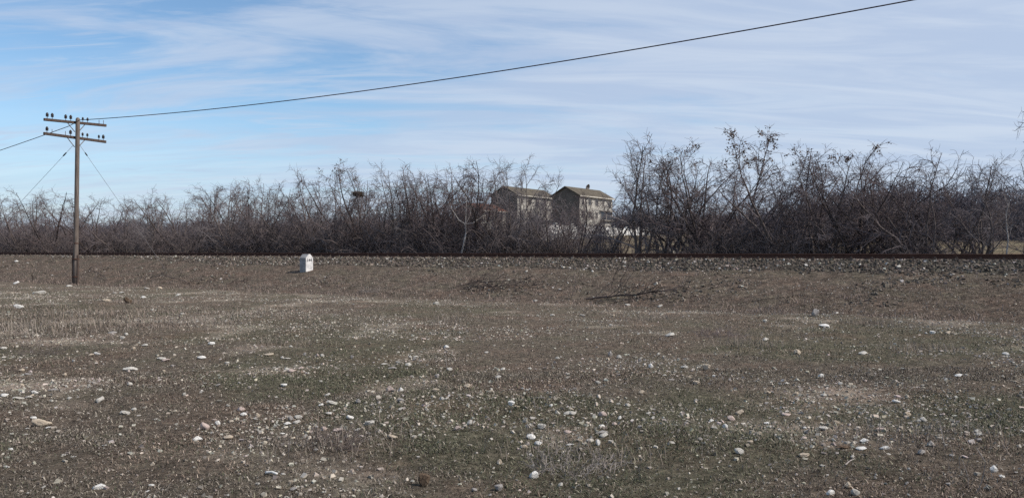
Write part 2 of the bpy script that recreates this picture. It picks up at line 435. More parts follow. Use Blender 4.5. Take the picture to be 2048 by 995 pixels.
# ------------------------------------------------------------------ loose stone meshes
def chips(pos, size, seed, flat=.65):
    """many small angular stones in one mesh (8 corners, 6 faces each)"""
    r = np.random.default_rng(seed); n = len(pos)
    c = np.array([[x, y, z] for x in (-1, 1) for y in (-1, 1) for z in (-1, 1)], float)
    V = c[None] * (1 + r.uniform(-.42, .42, (n, 8, 3)))
    V *= np.stack([r.uniform(.6, 1.25, n), r.uniform(.6, 1.25, n), r.uniform(.4, 1.0, n) * flat / .65], 1)[:, None, :] * .5
    a = r.uniform(0, 6.283, n); t = r.uniform(-1.1, 1.1, n)
    ca, sa, ct, st = np.cos(a)[:, None], np.sin(a)[:, None], np.cos(t)[:, None], np.sin(t)[:, None]
    X, Y, Z = V[..., 0], V[..., 1], V[..., 2]
    Y, Z = Y * ct - Z * st, Y * st + Z * ct
    X, Y = X * ca - Y * sa, X * sa + Y * ca
    V = np.stack([X, Y, Z], -1) * size[:, None, None] + pos[:, None, :]
    f = np.array([[0, 1, 3, 2], [4, 6, 7, 5], [0, 4, 5, 1], [2, 3, 7, 6], [0, 2, 6, 4], [1, 5, 7, 3]])
    Q = (f[None] + (np.arange(n) * 8)[:, None, None]).reshape(-1, 4)
    return V.reshape(-1, 3), Q
def tint_of(n, r, lo, hi, warm=0.0):
    v = r.uniform(0, 1, n)[:, None]
    c = np.array(lo)[None] * (1 - v) + np.array(hi)[None] * v
    c *= 1 + np.stack([r.normal(.0 + warm, .04, n), r.normal(0, .02, n), r.normal(-warm, .04, n)], 1)
    return c
# ballast
r = np.random.default_rng(3)
n = 84000
s_ = r.uniform(-52, 22, n); d_ = r.uniform(1.6, 10.9, n)
keep = (d_ < 7.9) | (r.uniform(0, 1, n) < .5)
s_, d_ = s_[keep], d_[keep]
x_, y_ = xy(s_, d_); _, bm_, _, _, _, _ = masks(x_, y_)
spill = sstep(.50, .68, fbm(s_, d_, 2.5, 77, 3) + sstep(6, 13, s_) * .14) * (.5 + .9 * sstep(6, 13, s_))
keep = r.uniform(0, 1, len(s_)) < np.maximum(bm_, spill * .5)
x_, y_, d_ = x_[keep], y_[keep], d_[keep]
sz = r.uniform(.032, .070, len(x_)) * np.where(r.uniform(0, 1, len(x_)) < .06, 1.5, 1)
z_ = ground_h(x_, y_) + sz * .18
z_ = np.where((d_ > 6.7) & (d_ < 9.6), np.minimum(z_, 1.255 - sz * .42), z_)
V, Q = chips(np.stack([x_, y_, z_], 1), sz, 5)
bme = np_mesh('ballast', V, [Q], M_STONEBITS)
tn = tint_of(len(x_), r, (.045, .037, .031), (.205, .172, .142))
pale = r.uniform(0, 1, len(x_)) < .05; tn[pale] = tint_of(int(pale.sum()), r, (.32, .30, .27), (.5, .47, .43))
cattr(bme, 'tint', np.repeat(tn, 8, 0))
tag(link(bpy.data.objects.new('ballast_gravel', bme)), 'dark grey ballast gravel spilling down the bank below the rail', 'gravel', kind='stuff')

# ------------------------------------------------------------------ big loose stones, each its own object
def rock_mesh(seed, blocky):
    r = np.random.default_rng(seed)
    bm = bmesh.new(); bmesh.ops.create_icosphere(bm, subdivisions=3, radius=1.0)
    P = np.array([v.co[:] for v in bm.verts])
    rad = np.ones(len(P))
    for k in range(blocky):                     # flat broken faces
        nrm = r.normal(0, 1, 3); nrm /= np.linalg.norm(nrm); c = r.uniform(.45, .85)
        dd = P @ nrm; rad = np.minimum(rad, np.where(dd > 1e-3, c / np.maximum(dd, 1e-3), 9))
    P = P * np.minimum(rad, 1)[:, None]
    for k in range(3):
        ph = r.uniform(0, 6.28, 3); w = r.normal(0, 1, (3, 3)) * (2.2 + 2.4 * k)
        q = np.sin(P @ w[0] + ph[0]) * np.sin(P @ w[1] + ph[1]) + .5 * np.sin(P @ w[2] + ph[2])
        P = P * (1 + .075 / (1 + .8 * k) * q)[:, None]
    P += r.normal(0, .018, P.shape)
    mn, mx = P.min(0), P.max(0); P = (P - (mn + mx) / 2) / (mx - mn)     # unit box
    for v, p in zip(bm.verts, P): v.co = p
    me = bpy.data.meshes.new('field_stone'); bm.to_mesh(me); bm.free()
    for p in me.polygons: p.use_smooth = (blocky < 8)
    return me
ROCKS = [rock_mesh(200 + k, [5, 9, 12, 4, 10, 7, 14, 6, 11, 8][k]) for k in range(10)]
ROCK_CACHE = {}
def stone(px_, py_, wp, hp, mat, label, shape=None, rot=None, group=None, name='field_stone', cat='stone', tilt=0.0):
    """px_,py_: centre in the photograph; wp,hp: size there"""
    x, z, h = at_px(px_, py_ + hp * .42)
    k = z / F; w = wp * k; hh = hp * k
    dip = EYE / z
    ht = max(hh - w * .55 * dip * .9, w * .22) if hh < w * 1.4 else hh * .95
    i = shape if shape is not None else random.randrange(10)
    key = (i, mat)
    if key not in ROCK_CACHE:
        me = ROCKS[i].copy(); me.materials.clear(); me.materials.append(STONE[mat]); ROCK_CACHE[key] = me
    o = bpy.data.objects.new(name, ROCK_CACHE[key])
    o.scale = (w, w * random.uniform(.6, .85), ht * 1.25)
    o.location = (x, z + w * .2, h + ht * .5 * .80)
    o.rotation_euler = (random.uniform(-.12, .12), tilt + random.uniform(-.1, .1), rot if rot is not None else random.choice((0, math.pi)) + random.uniform(-.25, .25))
    link(o); tag(o, label, cat, group)
    return o
GEN = 'small plain loose stone, one of many scattered over the stony grass'
GRP = 'small stones scattered over the field'
# crop origin, scale, list of (cx, cy, w, h[, material[, label]])
STONES = [
 ((0, 640), 4.974, [(210, 497, 60, 35, 'tan', 'yellowish stone in the left of the field, above the brown leaf patch'), (275, 535, 80, 25), (640, 540, 45, 35, 'tan'), (30, 275, 60, 25), (965, 332, 70, 30, 'white'), (905, 345, 50, 25, 'tan'), (730, 405, 35, 28),
  (1285, 485, 140, 45, 'pale', 'long thin pale stone slab propped at a slant in green grass'), (1030, 437, 20, 18), (1290, 632, 50, 35), (345, 714, 65, 40, 'white', 'smooth white oval stone above the large tan slab'), (40, 743, 80, 40, 'white', 'rounded white stone cut by the left edge of the photo'), (520, 690, 90, 28), (175, 775, 100, 35, 'pale', 'wide low pale stone beside the rounded stone at the left edge'), (280, 762, 65, 28), (690, 780, 50, 30), (990, 795, 75, 65, 'pale', 'tall blocky pale stone with a notched top on the left of the field'), (1240, 925, 90, 50, 'pale', 'wedge shaped pale stone sloping down to the left in grass'), (1330, 885, 55, 35), (1435, 250, 70, 28), (1215, 175, 50, 35), (1325, 285, 40, 35), (1600, 378, 90, 28), (1645, 402, 80, 35, 'pink'), (885, 665, 35, 28), (655, 660, 40, 25), (330, 975, 60, 28), (1255, 138, 35, 28), (1110, 125, 90, 25)]),
 ((350, 640), 4.974, [(360, 228, 70, 32, 'white', 'flat oval white stone alone on the brown grass left of centre'), (1150, 262, 35, 25), (1290, 342, 30, 38), (1465, 350, 40, 28), (1415, 350, 35, 28, 'pink'), (1065, 372, 35, 30), (1115, 380, 65, 20), (930, 348, 95, 28, 'tan', 'flat tan slab just beyond the bare pinkish soil patch'), (260, 368, 85, 35), (1080, 648, 65, 35, 'white', 'white stone in green grass just in front of the bare soil patch'), (425, 645, 45, 30), (637, 625, 30, 25), (90, 738, 35, 30), (295, 628, 40, 20), (787, 568, 30, 24), (1515, 740, 60, 35), (1560, 825, 110, 50, 'pale', 'wide jagged pale stone lying right of the paired round stones'), (1450, 845, 50, 30), (1530, 925, 60, 25), (678, 938, 65, 38, 'white'), (815, 950, 55, 50, 'tan', 'round cream stone beside a smaller white one, left of centre'), (775, 980, 40, 22), (530, 852, 40, 30), (1160, 505, 90, 40, 'pink'), (1250, 475, 60, 28, 'pink')]),
 ((700, 640), 4.974, [(20, 370, 35, 35), (475, 420, 45, 25), (580, 440, 65, 35), (655, 362, 60, 22), (600, 365, 35, 22), (640, 390, 45, 35, 'grey'), (420, 475, 90, 22, 'grey'), (340, 438, 75, 25), (990, 488, 60, 35, 'pale', 'pale stone at the foot of a single upright dry stem'), (865, 560, 50, 45, 'grey', 'grey lumpy stone in front of the single upright dry stem'), (1358, 323, 42, 22), (1520, 488, 50, 30), (1175, 655, 95, 45, 'tan', 'smooth loaf shaped cream stone near the centre of the field'), (1400, 712, 50, 38, 'tan'), (395, 685, 80, 70, 'pink', 'pinkish angular stone with a slanted top left of the field centre'), (505, 690, 50, 40), (80, 803, 55, 45), (500, 800, 70, 45), (500, 880, 50, 30), (958, 782, 35, 30), (1605, 825, 70, 55, 'white', 'crumbly white stone with chips fallen beside it near the centre'), (1660, 862, 60, 25), (925, 940, 50, 20), (1565, 142, 40, 22), (955, 262, 60, 28)]),
 ((1050, 640), 4.974, [(325, 375, 50, 25), (1445, 145, 90, 40, 'pale', 'wedge shaped pale stone high on the field below the fallen branch'), (1325, 335, 35, 28), (1255, 455, 50, 50, 'white', 'white stone with a dark pit, standing upright right of centre'), (1595, 463, 65, 32), (1640, 570, 45, 30), (1460, 590, 65, 18, 'grey'), (795, 592, 35, 30), (1160, 717, 58, 45, 'tan', 'round cream stone among white chips right of centre'), (1025, 848, 60, 38), (258, 850, 38, 35), (1700, 797, 45, 32), (940, 972, 35, 35), (1270, 970, 45, 30), (935, 365, 50, 40), (850, 335, 50, 55), (1145, 400, 40, 40), (1390, 545, 40, 18)]),
 ((0, 820), 5.686, [(460, 143, 215, 105, 'tan', 'largest stone, a flat tan slab at the lower left of the field'), (550, 198, 85, 24, 'white'), (310, 208, 55, 22), (285, 278, 60, 22), (75, 643, 65, 40, 'white', 'white stone near the left edge, below the large tan slab'), (125, 435, 65, 30), (835, 540, 65, 22), (1185, 415, 60, 22), (1115, 875, 145, 80, 'white', 'big knobbly white stone at the bottom left of the photo'), (1210, 893, 65, 50, 'pink', 'pinkish stone touching the right end of the big knobbly white stone'), (495, 875, 45, 35), (320, 943, 35, 30), (1680, 930, 40, 24), (1770, 100, 45, 20), (1720, 862, 70, 30), (730, 505, 75, 25)]),
 ((350, 820), 5.686, [(335, 183, 100, 95, 'pink', 'pitted pinkish brown stone with a shadowed left face'), (483, 148, 60, 55, 'white', 'small peaked white stone just right of the pitted pinkish stone'), (885, 97, 40, 22), (1315, 92, 55, 55, 'grey', 'rough grey stone behind an oval white stone'), (1278, 155, 85, 45, 'white', 'oval white stone lying in front of a rough grey stone'), (1745, 35, 70, 25), (1222, 265, 65, 22), (945, 230, 30, 30), (1225, 735, 65, 25), (1318, 833, 60, 40, 'tan', 'rounded cream stone behind a larger grey one at the bottom'), (1345, 893, 80, 45, 'grey', 'low grey stone in front of a rounded cream stone near the bottom'), (940, 858, 50, 35), (1605, 447, 60, 35), (605, 972, 45, 30), (150, 790, 40, 30)]),
 ((900, 780), 4.6275, [(180, 300, 50, 55, 'pale', 'pale block left of the oval stone with two smaller ones'), (220, 295, 30, 30), (70, 355, 65, 50, 'pink'), (750, 432, 90, 55, 'white', 'oval white stone with a dark dimple left of the grey dead weed'), (690, 522, 55, 40, 'tan', 'cream stone just below the dimpled oval white stone'), (460, 660, 55, 45, 'tan', 'orange tinted cream stone in dark grass near the bottom centre'), (775, 795, 85, 75, 'white', 'cracked white stone beside the grey dead weed, near the bottom'), (1022, 882, 45, 45), (450, 920, 80, 70, 'grey', 'large grey brown stone at the bottom edge left of centre'), (225, 925, 55, 45, 'grey', 'smaller grey stone left of the large grey brown stone'), (370, 975, 32, 26), (500, 298, 28, 28), (1370, 500, 45, 60, 'white', 'thin upright white shard standing above the grey dead weed'), (1110, 515, 85, 30, 'white'), (1410, 390, 110, 35, 'grey', 'flat grey stone lying behind the upright white shard'), (1650, 142, 45, 35), (1570, 258, 35, 38), (1462, 802, 30, 25), (1535, 795, 25, 25)]),
 ((1400, 820), 5.686, [(290, 185, 70, 55, 'white', 'white stone tilted up at the head of a chip strewn strip'), (770, 150, 85, 30, 'white'), (785, 188, 60, 35), (1190, 198, 45, 30), (860, 290, 40, 30), (905, 330, 35, 30), (1640, 427, 170, 65, 'brown', 'dark brown stone lying beside a white one on the right'), (1840, 430, 130, 55, 'white', 'long white stone just right of the dark brown stone'), (1735, 535, 50, 40), (1690, 855, 85, 80, 'tan', 'upper of two rugged cream stones at the bottom right'), (1770, 930, 105, 95, 'pale', 'lower of two rugged cream stones at the bottom right, with dark pits'), (1485, 960, 110, 70, 'white', 'smooth white stone cut by the bottom edge right of centre'), (1400, 640, 80, 40), (340, 630, 40, 25), (985, 50, 110, 40, 'pink', 'orange stained pinkish stone on the chip strewn ground'), (1185, 520, 130, 60, 'tan', 'lichen covered tan stone left of the dark brown stone')]),
 ((1700, 820), 5.687, [(400, 435, 115, 50, 'white', 'low pointed white stone right of the long white stone'), (840, 105, 80, 60, 'pale'), (785, 122, 50, 32), (1470, 275, 110, 50, 'pale', 'elongated pale stone above the tall bent dry stem'), (1395, 345, 40, 25), (1645, 685, 95, 90, 'white', 'blocky white stone standing right of the tall bent dry stem'), (1735, 755, 75, 50, 'white', 'smaller white stone just below the blocky one on the right'), (1160, 525, 65, 32), (645, 835, 45, 40), (510, 815, 35, 30), (290, 775, 40, 45), (925, 380, 70, 70, 'grey'), (820, 480, 110, 70, 'grey', 'mossy grey ring shaped stone in green grass on the right'), (670, 660, 45, 25), (1965, 240, 60, 40), (1120, 860, 55, 40), (440, 493, 55, 22), (1895, 715, 60, 25)]),
 ((1350, 560), 2.2878, [(562, 328, 32, 26, 'tan', 'tan triangular stone on the right middle of the field'), (145, 397, 38, 30, 'tan', 'tan angular stone right of the field centre'), (862, 332, 42, 16, 'pale', 'flat white stone with a dark underside on the right'), (42, 397, 32, 12), (412, 187, 20, 16), (645, 150, 40, 35, 'grey'), (740, 150, 20, 10), (685, 208, 50, 18), (415, 270, 32, 18), (1180, 240, 26, 16), (1250, 240, 28, 14), (1275, 243, 18, 10), (1215, 238, 17, 10), (1150, 243, 15, 9), (1515, 335, 30, 14), (758, 475, 22, 16), (1015, 558, 42, 20, 'white', 'humped white stone on pinkish gritty ground at the right'), (1300, 435, 35, 15), (555, 520, 25, 18), (97, 550, 20, 15)]),
 ((0, 500), 4.096, [(128, 267, 48, 25, 'white', 'white stone at the foot of the bank, left of the pole'), (148, 462, 80, 40, 'white', 'bright white boulder in tall straw grass at the far left'), (555, 292, 58, 15, 'pale', 'flat pale stone just in front of the foot of the pole'), (130, 90, 30, 14, 'white', 'small white stone on the bank left of the pole'), (1458, 368, 40, 24), (1303, 310, 45, 22, 'tan'), (868, 412, 65, 22, 'tan'), (935, 350, 35, 12), (993, 348, 45, 14), (1175, 385, 40, 18), (1730, 762, 50, 24), (1495, 520, 40, 14), (1200, 312, 45, 14), (310, 350, 100, 14), (1245, 492, 25, 20)]),
 ((850, 480), 3.413, [(75, 430, 40, 18), (755, 412, 35, 16), (1605, 450, 35, 20, 'pale', 'pale stone on the field just beyond the fallen branch tip'), (1075, 512, 40, 12), (870, 510, 35, 12), (1385, 442, 40, 12), (1285, 515, 25, 16), (420, 290, 15, 15), (693, 212, 20, 14), (787, 372, 16, 10), (1145, 213, 16, 12)]),
]
n_stones = 0
for (x0, y0), sc, lst in STONES:
    for e in lst:
        cx, cy, w, h = e[:4]
        mat = e[4] if len(e) > 4 else random.choice(('pale', 'pale', 'white', 'pale', 'tan', 'grey'))
        lab = e[5] if len(e) > 5 else None
        stone(x0 + cx / sc, y0 + cy / sc, w / sc, h / sc, mat, lab or GEN, group=None if lab else GRP)
        n_stones += 1
rs = np.random.default_rng(55)
while n_stones < 292:                                   # further ones of the same scatter
    px_ = rs.uniform(10, 2040); py_ = 610 + 375 * rs.uniform(0, 1) ** .8
    x, z, h = at_px(px_, py_)
    if fbm(x, z, 1.8, 111, 4) < .47: continue
    w = rs.uniform(.045, .085) * F / z
    stone(px_, py_, w, w * rs.uniform(.45, .7), rs.choice(['pale', 'white', 'pale', 'tan', 'pink']), GEN, group=GRP); n_stones += 1

# pebbles: uncountable small chips in the field
r = np.random.default_rng(17)
def scatter(n, zlo, zhi, power, r):
    z = zlo + (zhi - zlo) * r.uniform(0, 1, n) ** power
    x = r.uniform(-1, 1, n) * (.70 * z + 2.2); return x, z
x1, z1 = scatter(170000, 3.6, 34, 1.25, r)
_, _, g_, b_, gt_, _ = masks(x1, z1); _, dd_ = sd(x1, z1)
keep = (r.uniform(0, 1, len(x1)) < np.clip(gt_ ** 1.3 * .55 + .07 + b_ * .5 + .10 * sstep(0, 1, dd_), 0, 1)) & (dd_ < 5.6)
x1, z1 = x1[keep], z1[keep]
sz = np.exp(r.normal(math.log(.0110), .50, len(x1))) * (1 + .022 * z1)
sz = np.clip(sz, .005, .034)
V, Q = chips(np.stack([x1, z1, ground_h(x1, z1) + sz * .15], 1), sz, 23, .55)
pme = np_mesh('pebbles', V, [Q], M_STONEBITS)
tn = tint_of(len(x1), r, (.16, .142, .12), (.46, .42, .365), .01)
cattr(pme, 'tint', np.repeat(tn, 8, 0))
tag(link(bpy.data.objects.new('pebbles', pme)), 'fine pale limestone chips strewn through the short grass', 'pebbles', kind='stuff')

# ------------------------------------------------------------------ grass
def blades(x, z, ht, wd, lean, tint, r):
    n = len(x); a = r.uniform(0, 6.283, n); la = lean
    g = ground_h(x, z) - .004
    dirx, diry = np.cos(a), np.sin(a)
    f = a + math.pi / 2 + r.uniform(-.8, .8, n); wx, wy = np.cos(f) * wd * .5, np.sin(f) * wd * .5
    def pt(t, ang, k):
        hx = ht * t * np.sin(ang); hz = ht * t * np.cos(ang)
        return np.stack([x + dirx * hx + k * wx, z + diry * hx + k * wy, g + hz], 1)
    V = np.empty((n, 5, 3))
    V[:, 0] = pt(0, la, -1); V[:, 1] = pt(0, la, 1)
    V[:, 2] = pt(.55, la * .8, 1); V[:, 3] = pt(.55, la * .8, -1); V[:, 4] = pt(1.0, np.minimum(la * 1.12, 1.5), 0)
    b = np.arange(n) * 5
    return V.reshape(-1, 3), np.stack([b, b + 1, b + 2, b + 3], 1), np.stack([b + 3, b + 2, b + 4], 1), np.repeat(tint, 5, 0)
r = np.random.default_rng(29)
xs, zs = [], []
for cnt, lo, hi, p in ((310000, 3.4, 10, .9), (220000, 9, 22, 1.1), (130000, 20, 52, 1.0)):
    a_, b_ = scatter(cnt, lo, hi, p, r); xs.append(a_); zs.append(b_)
x = np.concatenate(xs); z = np.concatenate(zs)
_, dd_ = sd(x, z)
sl_, ba_, g_, b_, gt_, _ = masks(x, z)
dens = np.clip(.35 + .65 * sstep(.35, .62, fbm(x, z, .55, 131, 3)), 0, 1) * (1 - .8 * b_) * (1 - .96 * ba_)
keep = (r.uniform(0, 1, len(x)) < dens) & (dd_ < 7.0)
x, z, g_, sl_ = x[keep], z[keep], g_[keep], sl_[keep]
n = len(x)
tall = sstep(.55, .75, fbm(x, z, 1.1, 141, 3))
ht = r.uniform(.016, .046, n) * (1 + .55 * tall) * (1 + .5 * sl_)
wd = r.uniform(.0024, .0050, n) * (1 + .075 * z)
lean = np.where(r.uniform(0, 1, n) < .72, r.uniform(.95, 1.5, n), r.uniform(.25, 1.0, n))
isg = r.uniform(0, 1, n) < g_ * .72 + .08
pick = r.uniform(0, 1, n)[:, None]
dry = np.where(pick < .45, np.array([[.085, .070, .058]]), np.where(pick < .84, np.array([[.158, .132, .108]]), np.array([[.30, .265, .22]])))
dry = dry * (1 - sl_[:, None] * np.array([[.0, .07, .08]]))
grn = np.where(pick < .5, np.array([[.062, .066, .042]]), np.where(pick < .84, np.array([[.104, .105, .068]]), np.array([[.20, .185, .135]])))
rd = sstep(.45, .65, fbm(x, z, 1.2, 151, 4))[:, None]
dry = dry * (1 + rd * np.array([[.05, -.04, -.07]]))
tint_ = np.where(isg[:, None], grn, dry) * r.uniform(.7, 1.45, n)[:, None]
parts = [blades(x, z, ht, wd, lean, tint_, r)]
# taller straw: stand at the far left, thin tufts along the bank foot and single stems
def straw(cx, cz, rx, rz, n, hlo, hhi, wide, col, leanmax=.7):
    a = r.normal(0, 1, n) * rx + cx; b = r.normal(0, 1, n) * rz + cz
    t = np.array([col]) * r.uniform(.7, 1.25, n)[:, None]
    parts.append(blades(a, b, r.uniform(hlo, hhi, n), np.full(n, wide) * r.uniform(.6, 1.4, n), r.uniform(.03, leanmax, n), t, r))
cx, cz, _ = at_px(60, 645); straw(cx, cz + 1.5, 3.0, 2.2, 4600, .05, .17, .009, (.22, .178, .148), 1.3)
cx, cz, _ = at_px(190, 645); straw(cx, cz, 1.8, 1.3, 1300, .05, .16, .009, (.20, .168, .145), 1.3)
cx, cz, _ = at_px(10, 660); straw(cx, cz, 1.1, .7, 700, .08, .24, .007, (.28, .24, .205), 1.2)
for px_, py_, n_ in ((430, 650, 260), (250, 605, 300), (560, 690, 200), (1300, 640, 260), (1750, 650, 260), (900, 640, 220), (1500, 690, 240), (1850, 700, 240), (1540, 625, 260), (640, 890, 220), (1150, 905, 200), (1760, 880, 160), (1900, 870, 160)):
    cx, cz, _ = at_px(px_, py_); straw(cx, cz, .35, .3, n_, .07, .20, .0022 * (1 + .06 * cz), (.24, .20, .17), .9)
n_ = 26000; sa = r.uniform(-50, 18, n_); da = np.abs(r.normal(.2, 2.9, n_)) + -.5
ax_, ay_ = xy(sa, da); clmp = fbm(sa, da, .45, 161, 3)
kk = (r.uniform(0, 1, n_) < sstep(.40, .60, clmp)) & (da < 5.6); ax_, ay_ = ax_[kk], ay_[kk]; n_ = len(ax_)
t = np.array([(.205, .160, .137)]) * (r.uniform(.3, 1.0, n_) ** 1.0 * 1.6)[:, None]
parts.append(blades(ax_, ay_, r.uniform(.06, .22, n_), r.uniform(.007, .014, n_), r.uniform(.2, 1.4, n_), t, r))
off = 0; VV, QQ, TT, CC = [], [], [], []
for v, q, t3, c in parts:
    VV.append(v); QQ.append(q + off); TT.append(t3 + off); CC.append(c); off += len(v)
gm = np_mesh('grass', np.concatenate(VV), [np.concatenate(QQ), np.concatenate(TT)], M_GRASS)
cattr(gm, 'tint', np.concatenate(CC))
tag(link(bpy.data.objects.new('grass', gm)), 'short dry winter grass with green patches covering the field', 'grass', kind='stuff')

# ------------------------------------------------------------------ bare trees
def nrm(v): return v / max(np.linalg.norm(v), 1e-9)
def grow(rg, p, d, L, r0, r1, n, wig, trop, out, lvl, drop_end=0.0):
    """one limb as n segments; returns its points and directions"""
    pts = [p.copy()]; dirs = [d.copy()]; step = L / n
    for i in range(n):
        t = (i + 1) / n
        d = nrm(d + rg.normal(0, wig, 3) + np.array([0, 0, trop - drop_end * t * t]))
        q = p + d * step
        ra = r0 + (r1 - r0) * (i / n); rb = r0 + (r1 - r0) * t
        out[lvl].append((*p, *q, ra, rb)); p = q
        pts.append(p.copy()); dirs.append(d.copy())
    return pts, dirs
def side_dir(rg, d, ang):
    a = nrm(np.cross(d, rg.normal(0, 1, 3))); return nrm(d * math.cos(ang) + a * math.sin(ang))
def make_tree(seed, stems, spread, l1, l2, l3, droop, slim=1.0, H=5.0, straight=False):
    rg = np.random.default_rng(seed); out = [[], [], [], []]
    leaf_pts = []
    for s in range(stems):
        az = rg.uniform(0, 6.283); tilt = rg.uniform(.15, 1.0) * spread if stems > 1 else rg.uniform(0, .08)
        d = np.array([math.sin(tilt) * math.cos(az), math.sin(tilt) * math.sin(az), math.cos(tilt)])
        L = H * rg.uniform(.72, 1.05); r0 = rg.uniform(.042, .078) * slim
        p0 = np.array([math.cos(az) * .10, math.sin(az) * .10, -.12]) * (1 if stems > 1 else .2) + np.array([0, 0, -.02])
        P, D = grow(rg, p0, d, L, r0, .009, 14, .10 if not straight else .05, .035, out, 0)
        for k in range(l1):
            t = .14 + .84 * (k + rg.uniform(0, 1)) / l1; i = min(int(t * 14), 13)
            L1 = L * rg.uniform(.30, .58) * (1.12 - .68 * t)
            P1, D1 = grow(rg, P[i], side_dir(rg, D[i], rg.uniform(.55, 1.15)), L1, max(.011, r0 * (1 - t) * .6), .0075, 7, .17, .05, out, 1, droop)
            for m in range(l2):
                t2 = .15 + .83 * (m + rg.uniform(0, 1)) / l2; i2 = min(int(t2 * 7), 6)
                L2 = max(.2, L1 * rg.uniform(.26, .55) * (1.1 - .55 * t2))
                P2, D2 = grow(rg, P1[i2], side_dir(rg, D1[i2], rg.uniform(.5, 1.2)), L2, .0080, .0050, 4, .18, .03, out, 2, droop * 1.4)
                if P2[-1][2] > H * .7: leaf_pts.append(P2[-1])
                for q in range(l3):
                    i3 = rg.integers(0, 5)
                    L3 = rg.uniform(.14, .42)
                    grow(rg, P2[i3], side_dir(rg, D2[i3], rg.uniform(.5, 1.2)), L3, .0050, .0036, 2, .22, .0, out, 3, droop)
    zmax = max(max(s[5] for s in L) for L in out if L)
    k = H / zmax
    trunk = np.array(out[0]) * k; crown = np.array(out[1] + out[2] + out[3])
    crown[:, :6] *= k
    return trunk, crown, np.array(leaf_pts) * k if leaf_pts else np.zeros((0, 3))
SPEC = [  # stems, spread, l1, l2, l3, droop
    (4, .75, 10, 8, 4, .12), (5, .85, 9, 7, 4, .20), (3, .62, 12, 8, 5, .10), (6, .85, 8, 7, 3, .24),
    (4, .95, 10, 7, 4, .30), (5, .65, 10, 7, 4, .06), (3, .80, 12, 8, 4, .22), (7, .80, 8, 6, 4, .12),
    (4, .60, 11, 8, 4, .26), (3, .60, 12, 8, 5, .14)]
TREES = []
for k, sp in enumerate(SPEC):
    tr, cr, lp = make_tree(300 + k, *sp)
    mats = ((M_BARK, M_TWIG), (M_BARK_DARK, M_TWIG_D), (M_BARK, M_TWIG_G))[k % 3]
    TREES.append((seg_mesh('trunk', tr, 6, mats[0]), seg_mesh('crown', cr, 3, mats[1]), lp))
def leaf_mesh(pts, seed, n=170):
    rg = np.random.default_rng(seed)
    top = pts[np.argsort(-pts[:, 2])[:max(30, len(pts) // 3)]]
    c = top[rg.integers(0, len(top), n)] + rg.normal(0, .06, (n, 3)) - np.array([0, 0, .05])
    a = rg.normal(0, 1, (n, 3)); a /= np.linalg.norm(a, axis=1, keepdims=True)
    b = np.cross(a, rg.normal(0, 1, (n, 3))); b /= np.linalg.norm(b, axis=1, keepdims=True)
    la, lb = rg.uniform(.035, .07, (n, 1)), rg.uniform(.016, .03, (n, 1)); cc = np.cross(a, b) * .008
    V = np.stack([c - a * la, c + b * lb + cc, c + a * la, c - b * lb + cc], 1).reshape(-1, 3)
    return np_mesh('dry_leaves', V, [np.arange(n * 4).reshape(-1, 4)], M_LEAF)
LEAVES = {}
def place_tree(kind, x, y, H, rz, label, group=None, leafy=False, name='bare_tree', cat='tree', wide=1.0):
    g = float(ground_h(x, y)); o = empty(name, (x, y, g), rz); k = H / 5.0
    o.scale = (k * wide, k * wide, k)
    tag(o, label, cat, group)
    tr, cr, lp = TREES[kind]
    link(bpy.data.objects.new('trunk', tr), o); link(bpy.data.objects.new('crown', cr), o)
    if leafy:
        if kind not in LEAVES: LEAVES[kind] = leaf_mesh(lp, 500 + kind)
        link(bpy.data.objects.new('dry_leaves', LEAVES[kind]), o)
    return o
def on_line(px_, d):
    xn = (px_ - CX) / F; z = (24 * N[1] + d) / (xn * N[0] + N[1]); return xn * z, z
